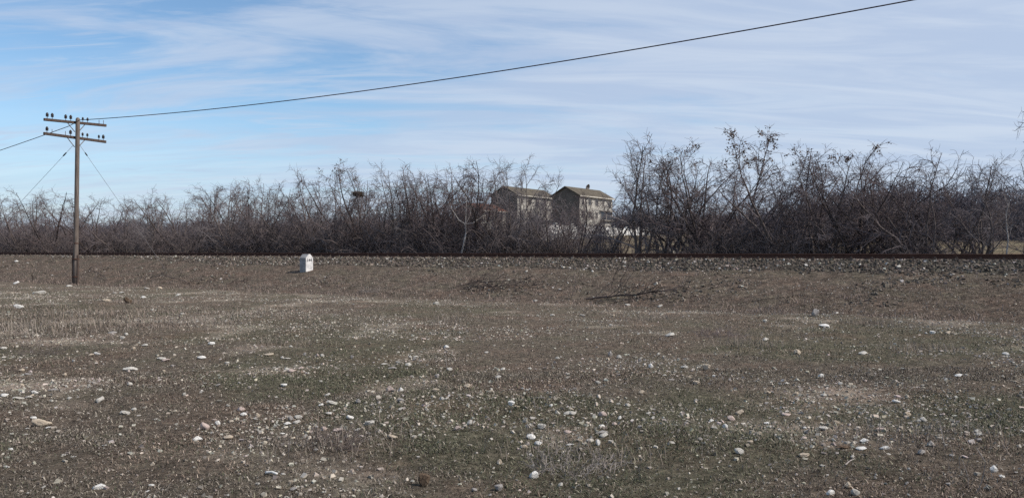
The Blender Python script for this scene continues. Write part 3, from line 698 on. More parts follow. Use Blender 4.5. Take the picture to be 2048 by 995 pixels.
FRONT = [  # photograph x of the base, top y, prototype, leafy, d, width, label
 (-25, 378, 3, 0, 12.6, 1.0, 'wiry bare tree cut by the left edge of the photo'),
 (48, 368, 0, 0, 12.3, 1.0, 'bare tree with a crooked limb left of the telegraph pole'),
 (108, 378, 4, 0, 12.8, 1.0, 'low bare tree just left of the telegraph pole'),
 (190, 388, 7, 0, 12.4, 1.1, 'bushy low bare tree just right of the telegraph pole'),
 (245, 390, 3, 0, 12.9, 1.1, 'flat topped reddish bare tree where the guy wire ends'),
 (312, 368, 2, 0, 12.2, .8, 'thin bare tree with an arching top, right of the guy wire'),
 (372, 374, 4, 0, 12.6, 1.0, 'twisted bare tree second to the right of the guy wire'),
 (425, 362, 1, 0, 12.9, 1.0, 'spreading bare tree left of the first rise in the thicket'),
 (468, 350, 5, 0, 12.2, .9, 'upright bare tree left of the milestone, with fanned twigs'),
 (528, 343, 0, 0, 12.6, .9, 'tallest bare tree in the stretch between pole and milestone'),
 (585, 360, 6, 0, 12.5, 1.0, 'bare tree rising just left of the milestone'),
 (632, 352, 9, 0, 12.9, .9, 'slender bare tree just right of the milestone'),
 (682, 316, 8, 1, 12.3, .8, 'tall narrow bare tree with dead leaves hanging at its tip'),
 (728, 325, 1, 0, 12.8, .9, 'bare tree that carries the bird nest'),
 (775, 322, 5, 0, 12.4, .9, 'bare tree with fan shaped top right of the bird nest'),
 (828, 330, 2, 0, 12.9, .9, 'straight bare tree in front of the low white shed'),
 (868, 316, 7, 0, 12.3, .9, 'many stemmed bare tree right of the low white shed'),
 (908, 306, 4, 0, 12.7, .9, 'bare tree whose longest twig bends over the left of the pale sapling'),
 (965, 316, 0, 0, 12.9, .9, 'bare tree in front of the red roofed house'),
 (1010, 314, 5, 0, 12.4, .8, 'bare tree in front of the shaded gable of the left house'),
 (1058, 306, 8, 0, 12.8, .8, 'tall thin bare tree in front of the left house roof'),
 (1105, 362, 6, 0, 12.3, .9, 'short bare tree in the gap between the two houses'),
 (1150, 372, 4, 0, 12.5, .9, 'low dark bare tree in front of the gable of the right house'),
 (1215, 338, 6, 0, 12.6, .8, 'forked bare tree in front of the right house facade'),
 (1278, 256, 2, 0, 12.2, 1.0, 'tall open bare tree standing alone right of the two houses'),
 (1352, 290, 8, 0, 12.8, .9, 'slim two stemmed bare tree right of the tall open one'),
 (1412, 268, 7, 1, 12.5, .9, 'broad bare tree left of the tallest leaf tipped tree'),
 (1462, 244, 9, 1, 12.3, 1.0, 'tallest tree of the thicket, its top hung with dead leaves'),
 (1570, 258, 6, 1, 12.5, .9, 'crooked bare tree with dead leaves on wide curved limbs'),
 (1640, 266, 0, 1, 12.8, .9, 'bare tree with a round leaf dotted crown on the right'),
 (1716, 272, 7, 0, 12.3, .9, 'fan shaped dense bare tree with needle straight top twigs'),
 (1778, 330, 1, 0, 12.9, .9, 'low bare tree between the fan shaped and the dark spreading tree'),
 (1850, 284, 3, 0, 12.2, 1.0, 'dark spreading bare tree with many low stems on the right'),
 (1905, 315, 4, 0, 12.8, .8, 'low branching bare tree right of the dark spreading tree'),
 (1968, 296, 5, 0, 13.2, .8, 'bare tree above the brown meadow near the right edge'),
 (2050, 305, 8, 0, 13.0, .9, 'bare tree cut by the right edge of the photo, above the meadow'),
]
rt = random.Random(4)
for px_, ty, kd, lf, d, wide, lab in FRONT:
    x, y = on_line(px_, d); g = float(ground_h(x, y))
    H = (HY - ty) * y / F + EYE - g
    place_tree(kd, x, y, H * 1.0, rt.uniform(0, 6.28), lab, leafy=bool(lf), wide=wide * (1.14 if px_ > 1240 else 1.05))
x, y = on_line(2108, 9.9 + 1.6)
place_tree(9, x, y, (HY - 140) * y / F + EYE - float(ground_h(x, y)), 2.2, 'tall bare tree at the right edge reaching branches in from outside', wide=.62)
GB = 'bare trees deep in the thicket'
HB = 'low bare trees in front of the plaster houses'
for k, (px_, ty) in enumerate([(978, 372), (1004, 415), (1030, 392), (1055, 402), (1078, 382), (1096, 400), (1120, 405), (1142, 412), (1166, 430), (1196, 440), (1240, 402), (992, 392), (1062, 378), (1146, 392), (1207, 388)]):
    x, y = on_line(px_, 13.4 + (k * 37 % 11) * .55); g = float(ground_h(x, y))
    place_tree((k * 3 + 1) % 10, x, y, max(2.0, (HY - ty) * y / F + EYE - g), k * 1.7, 'low bare tree screening the front of the plaster houses', HB, wide=.95 if k < 11 else .7)
MB_ = 'bare trees filling the second row of the thicket'
for k, (px_, ty, kd) in enumerate([(70, 392, 5), (150, 392, 1), (285, 388, 8), (345, 384, 0), (500, 372, 4), (608, 376, 7), (655, 352, 1), (752, 348, 0), (800, 350, 4), (888, 340, 6), (938, 342, 1),
        (1318, 310, 4), (1385, 318, 1), (1515, 306, 0), (1605, 305, 4), (1682, 310, 6), (1808, 326, 2), (1932, 326, 9)]):
    x, y = on_line(px_, 13.3 + (k * 29 % 10) * .16); g = float(ground_h(x, y))
    place_tree(kd, x, y, (HY - ty) * y / F + EYE - g, 2.1 * k, 'bare tree standing between and just behind the front row trees', MB_, wide=1.12)
for k in range(38):
    px_ = -60 + 2180 * (k + rt.uniform(-.4, .4)) / 38
    if 965 < px_ < 1300: continue
    d = rt.uniform(14.5, 24); x, y = on_line(px_, d); g = float(ground_h(x, y))
    ty = np.interp(px_, [-60, 250, 520, 680, 940, 1000, 1300, 1450, 1700, 1900, 2100], [405, 410, 385, 362, 360, 362, 405, 385, 382, 392, 385]) + rt.uniform(-14, 26)
    place_tree(rt.randrange(10), x, y, max(2.5, (HY - ty) * y / F + EYE - g), rt.uniform(0, 6.28), 'bare grey tree deep in the thicket, half hidden by the front row', GB, wide=rt.uniform(.9, 1.15))

# two pale saplings
def sapling(px_, base_y, pts_px, d, label, r0, seed):
    x, y = on_line(px_, d); g = float(ground_h(x, y)); o = empty('sapling', (x, y, g)); tag(o, label, 'sapling')
    rg = np.random.default_rng(seed); tr, cr = [], []
    for line, ra, rb in pts_px:
        P = [np.array([(a - px_) * y / F, rg.normal(0, .05) * i, EYE + (HY - b) * y / F - g]) for i, (a, b) in enumerate(line)]
        for i in range(len(P) - 1):
            t0, t1 = i / (len(P) - 1), (i + 1) / (len(P) - 1)
            tr.append((*P[i], *P[i + 1], ra + (rb - ra) * t0, ra + (rb - ra) * t1))
            for q in range(4):
                dd = nrm(P[i + 1] - P[i]); out = [[], [], [], []]
                if i > 0 or line is not pts_px[0][0]:
                    grow(rg, P[i] + (P[i + 1] - P[i]) * rg.uniform(0, 1), side_dir(rg, dd, rg.uniform(.4, .9)), rg.uniform(.2, .5), .006, .004, 4, .12, .05, out, 0)
                    cr += out[0]
    link(bpy.data.objects.new('trunk', seg_mesh('trunk', tr, 6, M_BARK_PALE)), o)
    link(bpy.data.objects.new('crown', seg_mesh('crown', cr, 3, M_TWIG_PALE)), o)
sapling(924, 506, [([(923, 508), (927, 490), (932, 465), (931, 448)], .058, .042), ([(931, 448), (918, 440), (906, 422), (897, 408)], .030, .012),
                   ([(931, 448), (932, 425), (933, 400), (930, 380)], .032, .011), ([(931, 448), (945, 446), (960, 436), (975, 420)], .027, .010), ([(932, 448), (940, 430), (943, 410)], .014, .006)],
        11.6, 'pale barked sapling forking into a vase shape behind the rail', .04, 61)
sapling(2014, 506, [([(2013, 508), (2014, 480), (2012, 455), (2010, 430), (2012, 405)], .030, .012), ([(2014, 480), (2020, 468), (2024, 455)], .012, .006)],
        12.0, 'thin pale sapling standing alone in front of the brown meadow', .03, 62)

# ------------------------------------------------------------------ undergrowth and far woods
def make_bush(seed, H, stems, nb, rad):
    rg = np.random.default_rng(seed); out = [[], [], [], []]
    for s in range(stems):
        az = rg.uniform(0, 6.283); tilt = abs(rg.normal(.45, .35)); off = rg.normal(0, .55, 2)
        d = np.array([math.sin(tilt) * math.cos(az), math.sin(tilt) * math.sin(az), math.cos(tilt)])
        L = H * rg.uniform(.6, 1.25)
        P, D = grow(rg, np.array([off[0], off[1], -.05]), d, L, rad * 1.6, rad * .9, 6, .16, -.01, out, 0, .22)
        for k in range(nb):
            i = rg.integers(1, 7)
            P1, D1 = grow(rg, P[i], side_dir(rg, D[i], rg.uniform(.5, 1.3)), rg.uniform(.3, .9) * H * .38, rad * .85, rad * .65, 3, .25, 0, out, 1, .2)
            for q in range(2):
                j = rg.integers(1, 4)
                grow(rg, P1[j], side_dir(rg, D1[j], rg.uniform(.6, 1.3)), rg.uniform(.15, .35) * H * .4, rad * .65, rad * .5, 2, .2, 0, out, 2, .1)
    return np.array(out[0] + out[1] + out[2])
BUSH = [make_bush(700 + k, 2.1, 26, 5, .0085) for k in range(6)]
def mass(places, protos, seed):
    rg = np.random.default_rng(seed); res = []
    for x, y, k in places:
        S = protos[rg.integers(len(protos))].copy(); a = rg.uniform(0, 6.283); c, s = math.cos(a), math.sin(a)
        R = np.array([[c, -s, 0], [s, c, 0], [0, 0, 1]]); g = np.array([x, y, float(ground_h(x, y))])
        S[:, :3] = S[:, :3] @ R.T * k + g; S[:, 3:6] = S[:, 3:6] @ R.T * k + g
        S[:, 6:] *= .6 + .4 * k
        res.append(S)
    return np.concatenate(res)
ru = np.random.default_rng(91); pl = []
for k in range(330):
    px_ = ru.uniform(-90, 1925)
    hmul = np.interp(px_, [-90, 200, 480, 700, 1000, 1090, 1150, 1210, 1290, 1330, 1400, 1450, 1600, 1800, 1925], [1.0, .95, .95, 1.02, .9, .72, .5, .34, .42, .45, .55, .72, .70, .66, .5])
    if ru.uniform() > np.interp(px_, [-90, 1000, 1100, 1190, 1300, 1370, 1450, 1760, 1830, 1925], [1, 1, .85, .42, .10, .16, .58, .50, .32, .08]): continue
    x, y = on_line(px_, 11.7 + abs(ru.normal(0, 2.6))); pl.append((x, y, hmul * ru.uniform(.8, 1.15)))
for k in range(26):
    px_ = ru.uniform(430, 1900); x, y = on_line(px_, 11.2 + ru.uniform(0, .5)); pl.append((x, y, ru.uniform(.2, .4)))
ume = seg_mesh('undergrowth', mass(pl, BUSH, 5), 3, M_TWIG_B)
tag(link(bpy.data.objects.new('undergrowth', ume)), 'dense leafless brushwood filling the foot of the thicket behind the rail', 'undergrowth', kind='stuff')
FAR = [make_bush(760 + k, 3.4, 34, 6, .022) for k in range(4)]
rf = np.random.default_rng(92); pl = []
for k in range(330):
    px_ = rf.uniform(-150, 2200)
    if 925 < px_ < 1400 and rf.uniform() < .93: continue
    d = rf.uniform(47, 66); x, y = on_line(px_, d); pl.append((x, y, rf.uniform(.75, 1.3) * np.interp(px_, [-150, 900, 1400, 1600, 1750, 2200], [.92, .92, .72, .85, 1.08, 1.12])))
wme = seg_mesh('woods', mass(pl, FAR, 6), 3, M_WOODS)
tag(link(bpy.data.objects.new('woods', wme)), 'distant dark leafless wood rising behind the thicket and meadow', 'wood', kind='stuff')
BIG = [make_bush(790 + k, 6.0, 60, 6, .045) for k in range(3)]
pl = []
for k in range(70):
    px_ = rf.uniform(1215, 1500); z = rf.uniform(205, 240); pl.append(((px_ - CX) / F * z, z, rf.uniform(.8, 1.15)))
for k in range(60):
    px_ = rf.uniform(-100, 990); z = rf.uniform(210, 250); pl.append(((px_ - CX) / F * z, z, rf.uniform(.7, 1.05)))
dme = seg_mesh('treeline', mass(pl, BIG, 8), 3, M_WOODS)
tag(link(bpy.data.objects.new('treeline', dme)), 'dark far treeline on the rise behind the houses', 'treeline', kind='stuff')

# ------------------------------------------------------------------ houses
M_PLASTER = noisy_mat('stained_plaster', (.22, .208, .188), (.47, .45, .41), .7, .95, .01, lo=.3, hi=.6)
M_PLASTER_SHADE = noisy_mat('shaded_brown_plaster', (.085, .074, .064), (.16, .142, .125), .6, .95, .01)  # brownish gable tone, darkened to carry the shade on that end
M_ROOF = noisy_mat('mossy_roof_tile', (.062, .053, .040), (.135, .115, .088), 1.1, .95, .02, stretch=(1, 1, 4))
M_ROOF_RED = noisy_mat('red_roof_tile', (.15, .065, .045), (.25, .115, .08), 1.5, .95, .02)
M_PANE = noisy_mat('window_pane', (.018, .018, .020), (.05, .048, .05), .8, .15, bumpd=0, spec=.5)
M_FRAME = noisy_mat('window_frame', (.35, .31, .27), (.52, .48, .43), 3, .8, bumpd=0)
M_FASCIA = noisy_mat('pale_fascia', (.42, .39, .34), (.58, .55, .49), 2, .9, bumpd=0)
def house(name, px_, z, base_h, ang, L, Wd, eave, rise, label, wall_m, roof_m, rows, cols, loggia=False, dish=False, cat='house'):
    """px_, z: near corner; the facade runs from it along ang, the gable runs back to the left"""
    o = empty(name, ((px_ - CX) / F * z, z, base_h), ang); tag(o, label, cat)
    # local: x along facade, y across (gable from y=0 to Wd), facade plane y=0 facing -y
    bm = bmesh.new()
    add_prism(bm, [(0, 0, -2), (0, Wd, -2), (0, Wd, eave), (0, Wd / 2, eave + rise), (0, 0, eave)], (L, 0, 0))
    bm_obj('wall', bm, wall_m, o)
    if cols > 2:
        bm = bmesh.new(); add_prism(bm, [(-.02, 0.0, -2), (-.02, Wd, -2), (-.02, Wd, eave), (-.02, Wd / 2, eave + rise - .01), (-.02, 0, eave)], (.017, 0, 0))  # thin sheet over the gable end, shade painted into its colour
        bm_obj('gable', bm, M_PLASTER_SHADE, o)
    bm = bmesh.new(); ov = .45; th = .16
    sl_ = rise / (Wd / 2)
    for sgn in (0, 1):
        y0 = -ov if sgn == 0 else Wd + ov; z0 = eave - ov * sl_ + .05; y1 = Wd / 2; z1 = eave + rise + .05
        add_prism(bm, [(-ov, y0, z0), (-ov, y1, z1), (-ov, y1, z1 + th), (-ov, y0, z0 + th)], (L + 2 * ov, 0, 0))
    rf_ = bm_obj('roof', bm, roof_m, o)
    bm = bmesh.new(); add_box(bm, (L / 2, -ov - .045, eave - ov * sl_ + .10), (L + 2 * ov, .08, .2))
    bm_obj('fascia', bm, M_FASCIA, rf_)
    for rr_ in range(rows):
        zc = eave - 1.35 - rr_ * 2.75
        for c in range(cols):
            xc = L * (c + .5) / cols; w_, h_ = (1.3, 1.35) if (c + rr_) % 3 else (.8, 1.35)
            if loggia and rr_ == 1 and c >= cols - 2: continue
            bm = bmesh.new()
            for dx in (-1, 1): add_box(bm, (xc + dx * (w_ / 2 + .04), -.03, zc), (.08, .10, h_ + .16))
            for dz in (-1, 1): add_box(bm, (xc, -.032, zc + dz * (h_ / 2 + .04)), (w_, .10, .08))
            add_box(bm, (xc, -.034, zc), (.06, .09, h_))
            f = bm_obj('window', bm, M_FRAME, o)
            bm = bmesh.new(); add_box(bm, (xc, -.005, zc), (w_, .03, h_)); bm_obj('pane', bm, M_PANE, f)
    if loggia:
        zc = eave - 1.35 - 2.75
        bm = bmesh.new(); add_box(bm, (L * .80, -.01, zc + .05), (L * .36, .05, 1.9)); lg = bm_obj('loggia', bm, M_PANE, o)
        bm = bmesh.new(); add_box(bm, (L * .80, -.32, zc - 1.0), (L * .38, .62, .16)); add_box(bm, (L * .80, -.34, zc + 1.12), (L * .42, .66, .18))
        for q in (-.18, 0, .18): add_box(bm, (L * (.80 + q), -.06, zc + .03), (.14, .12, 2.1))
        bm_obj('slab', bm, M_FRAME, lg)
    if dish:
        bm = bmesh.new()
        r_ = bmesh.ops.create_uvsphere(bm, u_segments=16, v_segments=10, radius=.95)
        bmesh.ops.delete(bm, geom=[v for v in bm.verts if v.co.z > -.45], context='VERTS')
        bmesh.ops.solidify(bm, geom=bm.faces[:], thickness=.04)
        R_ = Matrix.Rotation(math.radians(105), 4, 'X')
        for v in bm.verts: v.co = R_ @ v.co + Vector((L * .60, Wd * .36, eave + rise + .35))
        add_tube(bm, [(L * .60, Wd * .5, eave + rise - .1), (L * .60, Wd * .46, eave + rise + .35)], .06, 6)
        bm_obj('satellite_dish', bm, M_STEEL_GREY, rf_)
    return o
ANG = math.atan2(.81, .58)
def base_at(z): return EYE + (HY - 473) / F * z
house('apartment_house', 1035, 172, base_at(172), ANG, 15.5, 7.2, (473 - 389) / F * 172, 1.9, 'left of two old plaster houses with mossy gable roofs, mostly hidden by branches', M_PLASTER, M_ROOF, 3, 5)
house('apartment_house', 1159, 170, base_at(170), ANG, 14.8, 7.0, (473 - 390) / F * 170, 1.9, 'right of two old plaster houses, with a dish on its roof and dark loggia', M_PLASTER, M_ROOF, 3, 5, loggia=True, dish=True)
house('cottage', 962, 150, EYE + (HY - 470) / F * 150, ANG, 8, 6.5, (470 - 420) / F * 150, 1.35, 'low house with a red tiled roof behind trees left of the plaster houses', M_PLASTER, M_ROOF_RED, 1, 2)
house('shed', 800, 104, EYE + (HY - 478) / F * 104, ANG, 3.0, 2.4, (478 - 450) / F * 104, .7, 'small white shed glimpsed through the thicket right of the bird nest', M_WHITE, M_ROOF, 1, 1, cat='shed')
# white yard wall with piers in front of the right house
zw = 118.0; xa = (1076 - CX) / F * zw; xb = xa + 37.5
bw = 3.75
yw = empty('yard_wall', (xa, zw, bw), ANG); tag(yw, 'whitewashed yard wall with piers below the right plaster house', 'wall')
bm = bmesh.new(); add_box(bm, ((xb - xa) / 2, 0, .2), (xb - xa, .25, 3.3)); bm_obj('panel', bm, M_WHITEWASH, yw)
for k in range(9):
    bm = bmesh.new(); add_box(bm, ((xb - xa) * k / 8, -.06, .3), (.42, .45, 3.5)); add_box(bm, ((xb - xa) * k / 8, -.06, 2.10), (.56, .59, .12)); bm_obj('pier', bm, M_WHITEWASH, yw)
# pale concrete trough in the grass beyond the rail
x, y = on_line(1338, 17); g = float(ground_h(x, y))
tr_ = bmesh.new(); w_, l_, h_ = .42, .6, .46
for c, s in (((-.19, 0, h_ / 2), (.05, l_, h_)), ((.19, 0, h_ / 2), (.05, l_, h_)), ((0, -l_ / 2 + .024, h_ / 2), (.326, .05, h_)), ((0, l_ / 2 - .024, h_ / 2), (.326, .05, h_)), ((0, 0, .04), (.32, l_ - .1, .06))):
    add_box(tr_, c, s, bevel=.008)
o = bm_obj('concrete_trough', tr_, STONE['pale']); o.location = (x, y, g + .05); o.rotation_euler = (0, .04, .5)
tag(o, 'pale concrete trough in green grass behind the rail, right of the tall open tree', 'trough')

# ------------------------------------------------------------------ telegraph pole
PX, PY = -20.98, 37.9
pg = float(ground_h(PX, PY)); POLE_TOP = 7.93
pole = empty('telegraph_pole', (PX, PY, pg)); tag(pole, 'weathered wooden telegraph pole with two crossarms at the foot of the bank', 'telegraph pole')
lean = Vector((.10, 0, POLE_TOP - pg))
def on_pole(h): return Vector((lean.x * h / lean.z, 0, h))
bm = bmesh.new()
add_tube(bm, [on_pole(h) for h in (-.3, 1, 3, 5, 7, lean.z - .10, lean.z - .03, lean.z)], [.115, .11, .105, .10, .098, .097, .075, .03], 14)
shaft = bm_obj('shaft', bm, M_WOOD, pole, True)
for sgn in (-1, 1):
    bm = bmesh.new(); add_box(bm, (sgn * .118 + .01, -.02, .58), (.055, .13, 1.62), bevel=.008)
    fb = bm_obj('footing_beam', bm, M_WOOD_DARK, pole)
bm = bmesh.new()
for h in (.35, 1.2, 1.95):
    add_tube(bm, [on_pole(h) + Vector((0, 0, -.025)), on_pole(h) + Vector((0, 0, .025))], .152 if h < 1.5 else .116, 14)
bm_obj('strap', bm, M_STEEL_DARK, pole)
NV = Vector((N[0], N[1], 0)); UV = Vector((U[0], U[1], 0))
TPOS = (-.90, -.745, -.33, -.17, .22, .375, .76, .91)
def insulator_bm(p, s=1.0):
    bm = bmesh.new()
    prof_ = [(.012, 0), (.05, .0), (.055, .03), (.042, .055), (.058, .07), (.056, .10), (.040, .125), (.034, .15), (.018, .165), (.004, .168)]
    rings = []
    for rr_, hh_ in prof_:
        rings.append([bm.verts.new(p + Vector((rr_ * s * math.cos(a), rr_ * s * math.sin(a), hh_ * s))) for a in [2 * math.pi * k / 10 for k in range(10)]])
    for A, B in zip(rings, rings[1:]):
        for k in range(10): bm.faces.new((A[k], A[(k + 1) % 10], B[(k + 1) % 10], B[k]))
    bm.faces.new(rings[0][::-1]); bm.faces.new(rings[-1]); return bm
for hz, tiltz, bare_pins in ((7.70 - pg, .04, (6, 7)), (6.97 - pg, -.015, (1, 2))):
    c = on_pole(hz) + UV * -.15
    Rz = Matrix.Rotation(math.atan2(N[1], N[0]), 3, 'Z') @ Matrix.Rotation(-tiltz, 3, 'Y')
    bm = bmesh.new(); add_box(bm, c, (3.0, .10, .125), Rz, bevel=.008)
    arm = bm_obj('crossarm', bm, M_WOOD_DARK, pole)
    ax = Rz @ Vector((1, 0, 0))
    for side_, tt in ((-1, -.27), (1, .29)):
        bm = bmesh.new(); a_ = c + ax * 1.5 * tt + Vector((0, 0, -.05)) ; b_ = on_pole(hz - .46) + UV * -.10 + NV * (.08 * side_)
        add_tube(bm, [a_, b_], .02, 6); bm_obj('brace', bm, M_STEEL_GREY, arm)
    for k, t in enumerate(TPOS):
        p = c + ax * 1.5 * t + Vector((0, 0, .06))
        bm = bmesh.new(); add_tube(bm, [p, p + Vector((0, 0, .13 if k not in bare_pins else .19))], .012, 6)
        bm_obj('pin', bm, M_STEEL_DARK, arm)
        if k in bare_pins: continue
        s_k = 1.15 if k in (0, 1, 2, 3, 7) else .9
        bm_obj('insulator', insulator_bm(p + Vector((0, 0, .09)), s_k), M_GLASS_INS, arm, True)

# wires: the long cable and the two guy wires
def wire(name, pts, rad, mat, label, cat):
    bm = bmesh.new(); add_tube(bm, pts, rad, 6); o = bm_obj(name, bm, mat, None, True); return tag(o, label, cat)
pts = []
for k in range(60, 0, -1):
    t = 42.0 * k / 60; pts.append((PX - U[0] * t + .06, PY - U[1] * t, 7.66 - .118 * t + .0011 * t * t))
pts.append((PX + .02, PY - .10, 7.66)); pts.append((PX + .30, PY - .22, 7.77))
for k in range(1, 60):
    t = .4 + 44.0 * k / 60; pts.append((PX + U[0] * t + .05, PY + U[1] * t, 7.80 - .0554 * t + .00131 * t * t))
cable = wire('overhead_cable', pts, .0165, M_CABLE, 'thick dark cable rising from the pole across the sky to the right', 'cable')
def guy(p, q, label):
    p, q = Vector(p), Vector(q); o = empty('guy_wire', q); tag(o, label, 'guy wire')
    bm = bmesh.new(); add_tube(bm, [p - q, (p - q) * .5 + Vector((0, 0, -.03)), Vector((0, 0, -.1))], .0075, 5); bm_obj('strand', bm, M_GUY, o)
    a = (p - q) * .945; b = (p - q) * .917
    bm = bmesh.new(); add_tube(bm, [a, a + (b - a) * .2, a + (b - a) * .8, b], [.015, .030, .030, .015], 8); bm_obj('strain_insulator', bm, M_GLASS_INS, o, True)
gx_, gy_ = -27.6, 38.4
guy((PX - .10, PY, 6.62), (gx_, gy_, float(ground_h(gx_, gy_))), 'guy wire slanting down to the left of the telegraph pole')
gx_, gy_ = -17.6, 40.2
guy((PX + .20, PY, 6.60), (gx_, gy_, float(ground_h(gx_, gy_))), 'guy wire slanting down to the right of the telegraph pole')

# ------------------------------------------------------------------ milestone
mx, mz, mh = at_px(612, 543)
ms = local_axes(empty('milestone', (mx - .03, mz + .18, mh)))
tag(ms, 'white painted milestone numbered 144 on the bank below the rail', 'milestone')
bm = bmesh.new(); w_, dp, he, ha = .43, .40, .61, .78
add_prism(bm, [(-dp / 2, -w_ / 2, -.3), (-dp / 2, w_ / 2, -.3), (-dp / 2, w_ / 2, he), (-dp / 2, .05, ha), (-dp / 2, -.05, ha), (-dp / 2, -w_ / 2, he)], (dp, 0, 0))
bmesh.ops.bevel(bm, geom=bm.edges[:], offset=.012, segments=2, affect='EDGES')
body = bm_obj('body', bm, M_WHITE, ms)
body.data.materials.append(M_WHITE_SHADE)                       # sides and top greyer: their shade is put into the colour
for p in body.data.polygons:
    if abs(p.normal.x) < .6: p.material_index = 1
fc = bpy.data.curves.new('number', 'FONT'); fc.body = '144'; fc.size = .175; fc.extrude = .003; fc.offset = .006; fc.align_x = 'CENTER'; fc.space_character = 1.15
fo = bpy.data.objects.new('number_text', fc); COL.objects.link(fo); bpy.context.view_layer.update()
nme = bpy.data.meshes.new_from_object(fo.evaluated_get(bpy.context.evaluated_depsgraph_get()))
bpy.data.objects.remove(fo); nme.materials.clear(); nme.materials.append(M_NUM)
num = link(bpy.data.objects.new('number', nme), ms)
num.location = (dp / 2 + .003, -.012, .455)
num.rotation_euler = (math.radians(90), 0, math.radians(90))

# ------------------------------------------------------------------ fallen branches, weeds, nest
def branch_obj(name, px_line, r0, r1, label, seed, twigs=14, mat=M_BARK_DARK, lift=.05, tw_len=.8, up=.25, cat='branch'):
    rg = np.random.default_rng(seed); P = []
    for i, (a, b, h) in enumerate(px_line):
        x, z, g = at_px(a, b); P.append(np.array([x, z, g + h + lift]))
    origin = P[0].copy()
    tr, cr = [], []
    Q = []
    for i in range(len(P) - 1):
        for k in range(4): Q.append(P[i] + (P[i + 1] - P[i]) * k / 4 + (rg.normal(0, .02, 3) if (i or k) else 0))
    Q.append(P[-1]); m = len(Q) - 1
    for i in range(m):
        tr.append((*(Q[i] - origin), *(Q[i + 1] - origin), r0 + (r1 - r0) * i / m, r0 + (r1 - r0) * (i + 1) / m))
    for k in range(twigs):
        i = rg.integers(1, m); d = nrm(Q[i + 1] - Q[i]); out = [[], [], [], []]
        dd = side_dir(rg, d, rg.uniform(.3, .9)); dd[2] = abs(dd[2]) * .6 + up * rg.uniform(0, 1); dd = nrm(dd)
        A, D = grow(rg, Q[i] - origin, dd, tw_len * rg.uniform(.4, 1.2), r1 * .9, .005, 6, .14, 0, out, 0, .04)
        for q in range(4):
            j = rg.integers(1, 7); grow(rg, A[j], side_dir(rg, D[j], .8), tw_len * rg.uniform(.12, .4), .006, .004, 3, .15, 0, out, 0)
        cr += out[0]
    o = empty(name, origin); tag(o, label, cat)
    link(bpy.data.objects.new('limb', seg_mesh('limb', tr, 6, mat)), o)
    if cr: link(bpy.data.objects.new('twigs', seg_mesh('twigs', cr, 3, mat)), o)
    return o
branch_obj('fallen_branch', [(1172, 601, 0), (1230, 598, .05), (1285, 597, .10), (1330, 594, .14), (1362, 588, .18)], .034, .013, 'large fallen branch with upturned twigs at the foot of the bank', 71, 16, tw_len=1.0, up=.5)
branch_obj('fallen_branch', [(1190, 606, 0), (1235, 607, .02), (1262, 606, .02)], .016, .008, 'short dark stick lying just below the large fallen branch', 72, 4, tw_len=.3)
branch_obj('fallen_branch', [(912, 577, .02), (948, 571, .10), (985, 572, .09), (1020, 569, .12), (1055, 566, .08)], .022, .008, 'long thin dark branch arching over the brush pile in the ditch', 73, 12, tw_len=.7)
branch_obj('fallen_branch', [(968, 572, .10), (982, 579, .06), (994, 584, 0)], .020, .012, 'short thick stick crossing the brush pile in the ditch', 74, 4, tw_len=.3)
branch_obj('fallen_branch', [(915, 582, .0), (960, 580, .05), (1010, 577, .05), (1080, 573, .02)], .018, .007, 'lowest dark branch of the brush pile in the ditch', 75, 26, tw_len=.7, up=.1)
branch_obj('fallen_branch', [(165, 552, .05), (180, 549, .18), (198, 553, .12), (215, 562, 0)], .018, .010, 'arched dark branch just right of the pole foot', 76, 6, tw_len=.6)
branch_obj('fallen_branch', [(300, 559, .02), (325, 557, .14), (352, 562, .10), (382, 570, 0)], .018, .009, 'dark arched branch on the bank midway from pole to milestone', 77, 8, tw_len=.7)
branch_obj('fallen_branch', [(452, 571, 0), (475, 567, .06), (497, 569, .02)], .015, .008, 'short bent twig in the ditch left of the milestone', 78, 4, tw_len=.4)
branch_obj('fallen_branch', [(326, 533, .0), (333, 540, .05)], .014, .008, 'tiny stub of branch on the bank above the arched branch', 79, 2, tw_len=.3)
def stalk(px_line, r0, r1, label, seed, twigs, mat, name='dead_stalk', tw=.3, cat='stalk'):
    """px_line: (x, y) in the photograph, the first one on the ground; upright in the plane through its foot"""
    rg = np.random.default_rng(seed); x, z, g = at_px(*px_line[0]); k = z / F
    P = [np.array([(a - px_line[0][0]) * k, rg.normal(0, .03) * i, (px_line[0][1] - b) * k]) for i, (a, b) in enumerate(px_line)]
    tr, cr = [], []; m = len(P) - 1
    for i in range(m):
        tr.append((*P[i], *P[i + 1], r0 + (r1 - r0) * i / m, r0 + (r1 - r0) * (i + 1) / m))
    for q in range(twigs):
        i = rg.integers(max(0, m // 2), m); out = [[], [], [], []]; d = nrm(P[i + 1] - P[i])
        grow(rg, P[i] + (P[i + 1] - P[i]) * rg.uniform(), side_dir(rg, d, rg.uniform(.3, .8)), tw * rg.uniform(.5, 1.3), r1, .6 * r1, 4, .12, .02, out, 0); cr += out[0]
    o = empty(name, (x, z, g - .02)); tag(o, label, cat)
    link(bpy.data.objects.new('stem', seg_mesh('stem', tr, 5, mat)), o)
    if cr: link(bpy.data.objects.new('twigs', seg_mesh('twigs', cr, 3, mat)), o)
stalk([(1243, 578), (1241, 560), (1248, 548), (1258, 530), (1271, 512)], .016, .007, 'taller leaning bare shoot rising over the ballast behind the fallen branch', 81, 9, M_BARK_DARK, 'bare_shoot', .5, 'shoot')
stalk([(1222, 575), (1228, 552), (1240, 528), (1252, 508)], .013, .006, 'thinner leaning bare shoot left of the taller one', 82, 7, M_BARK_DARK, 'bare_shoot', .4, 'shoot')
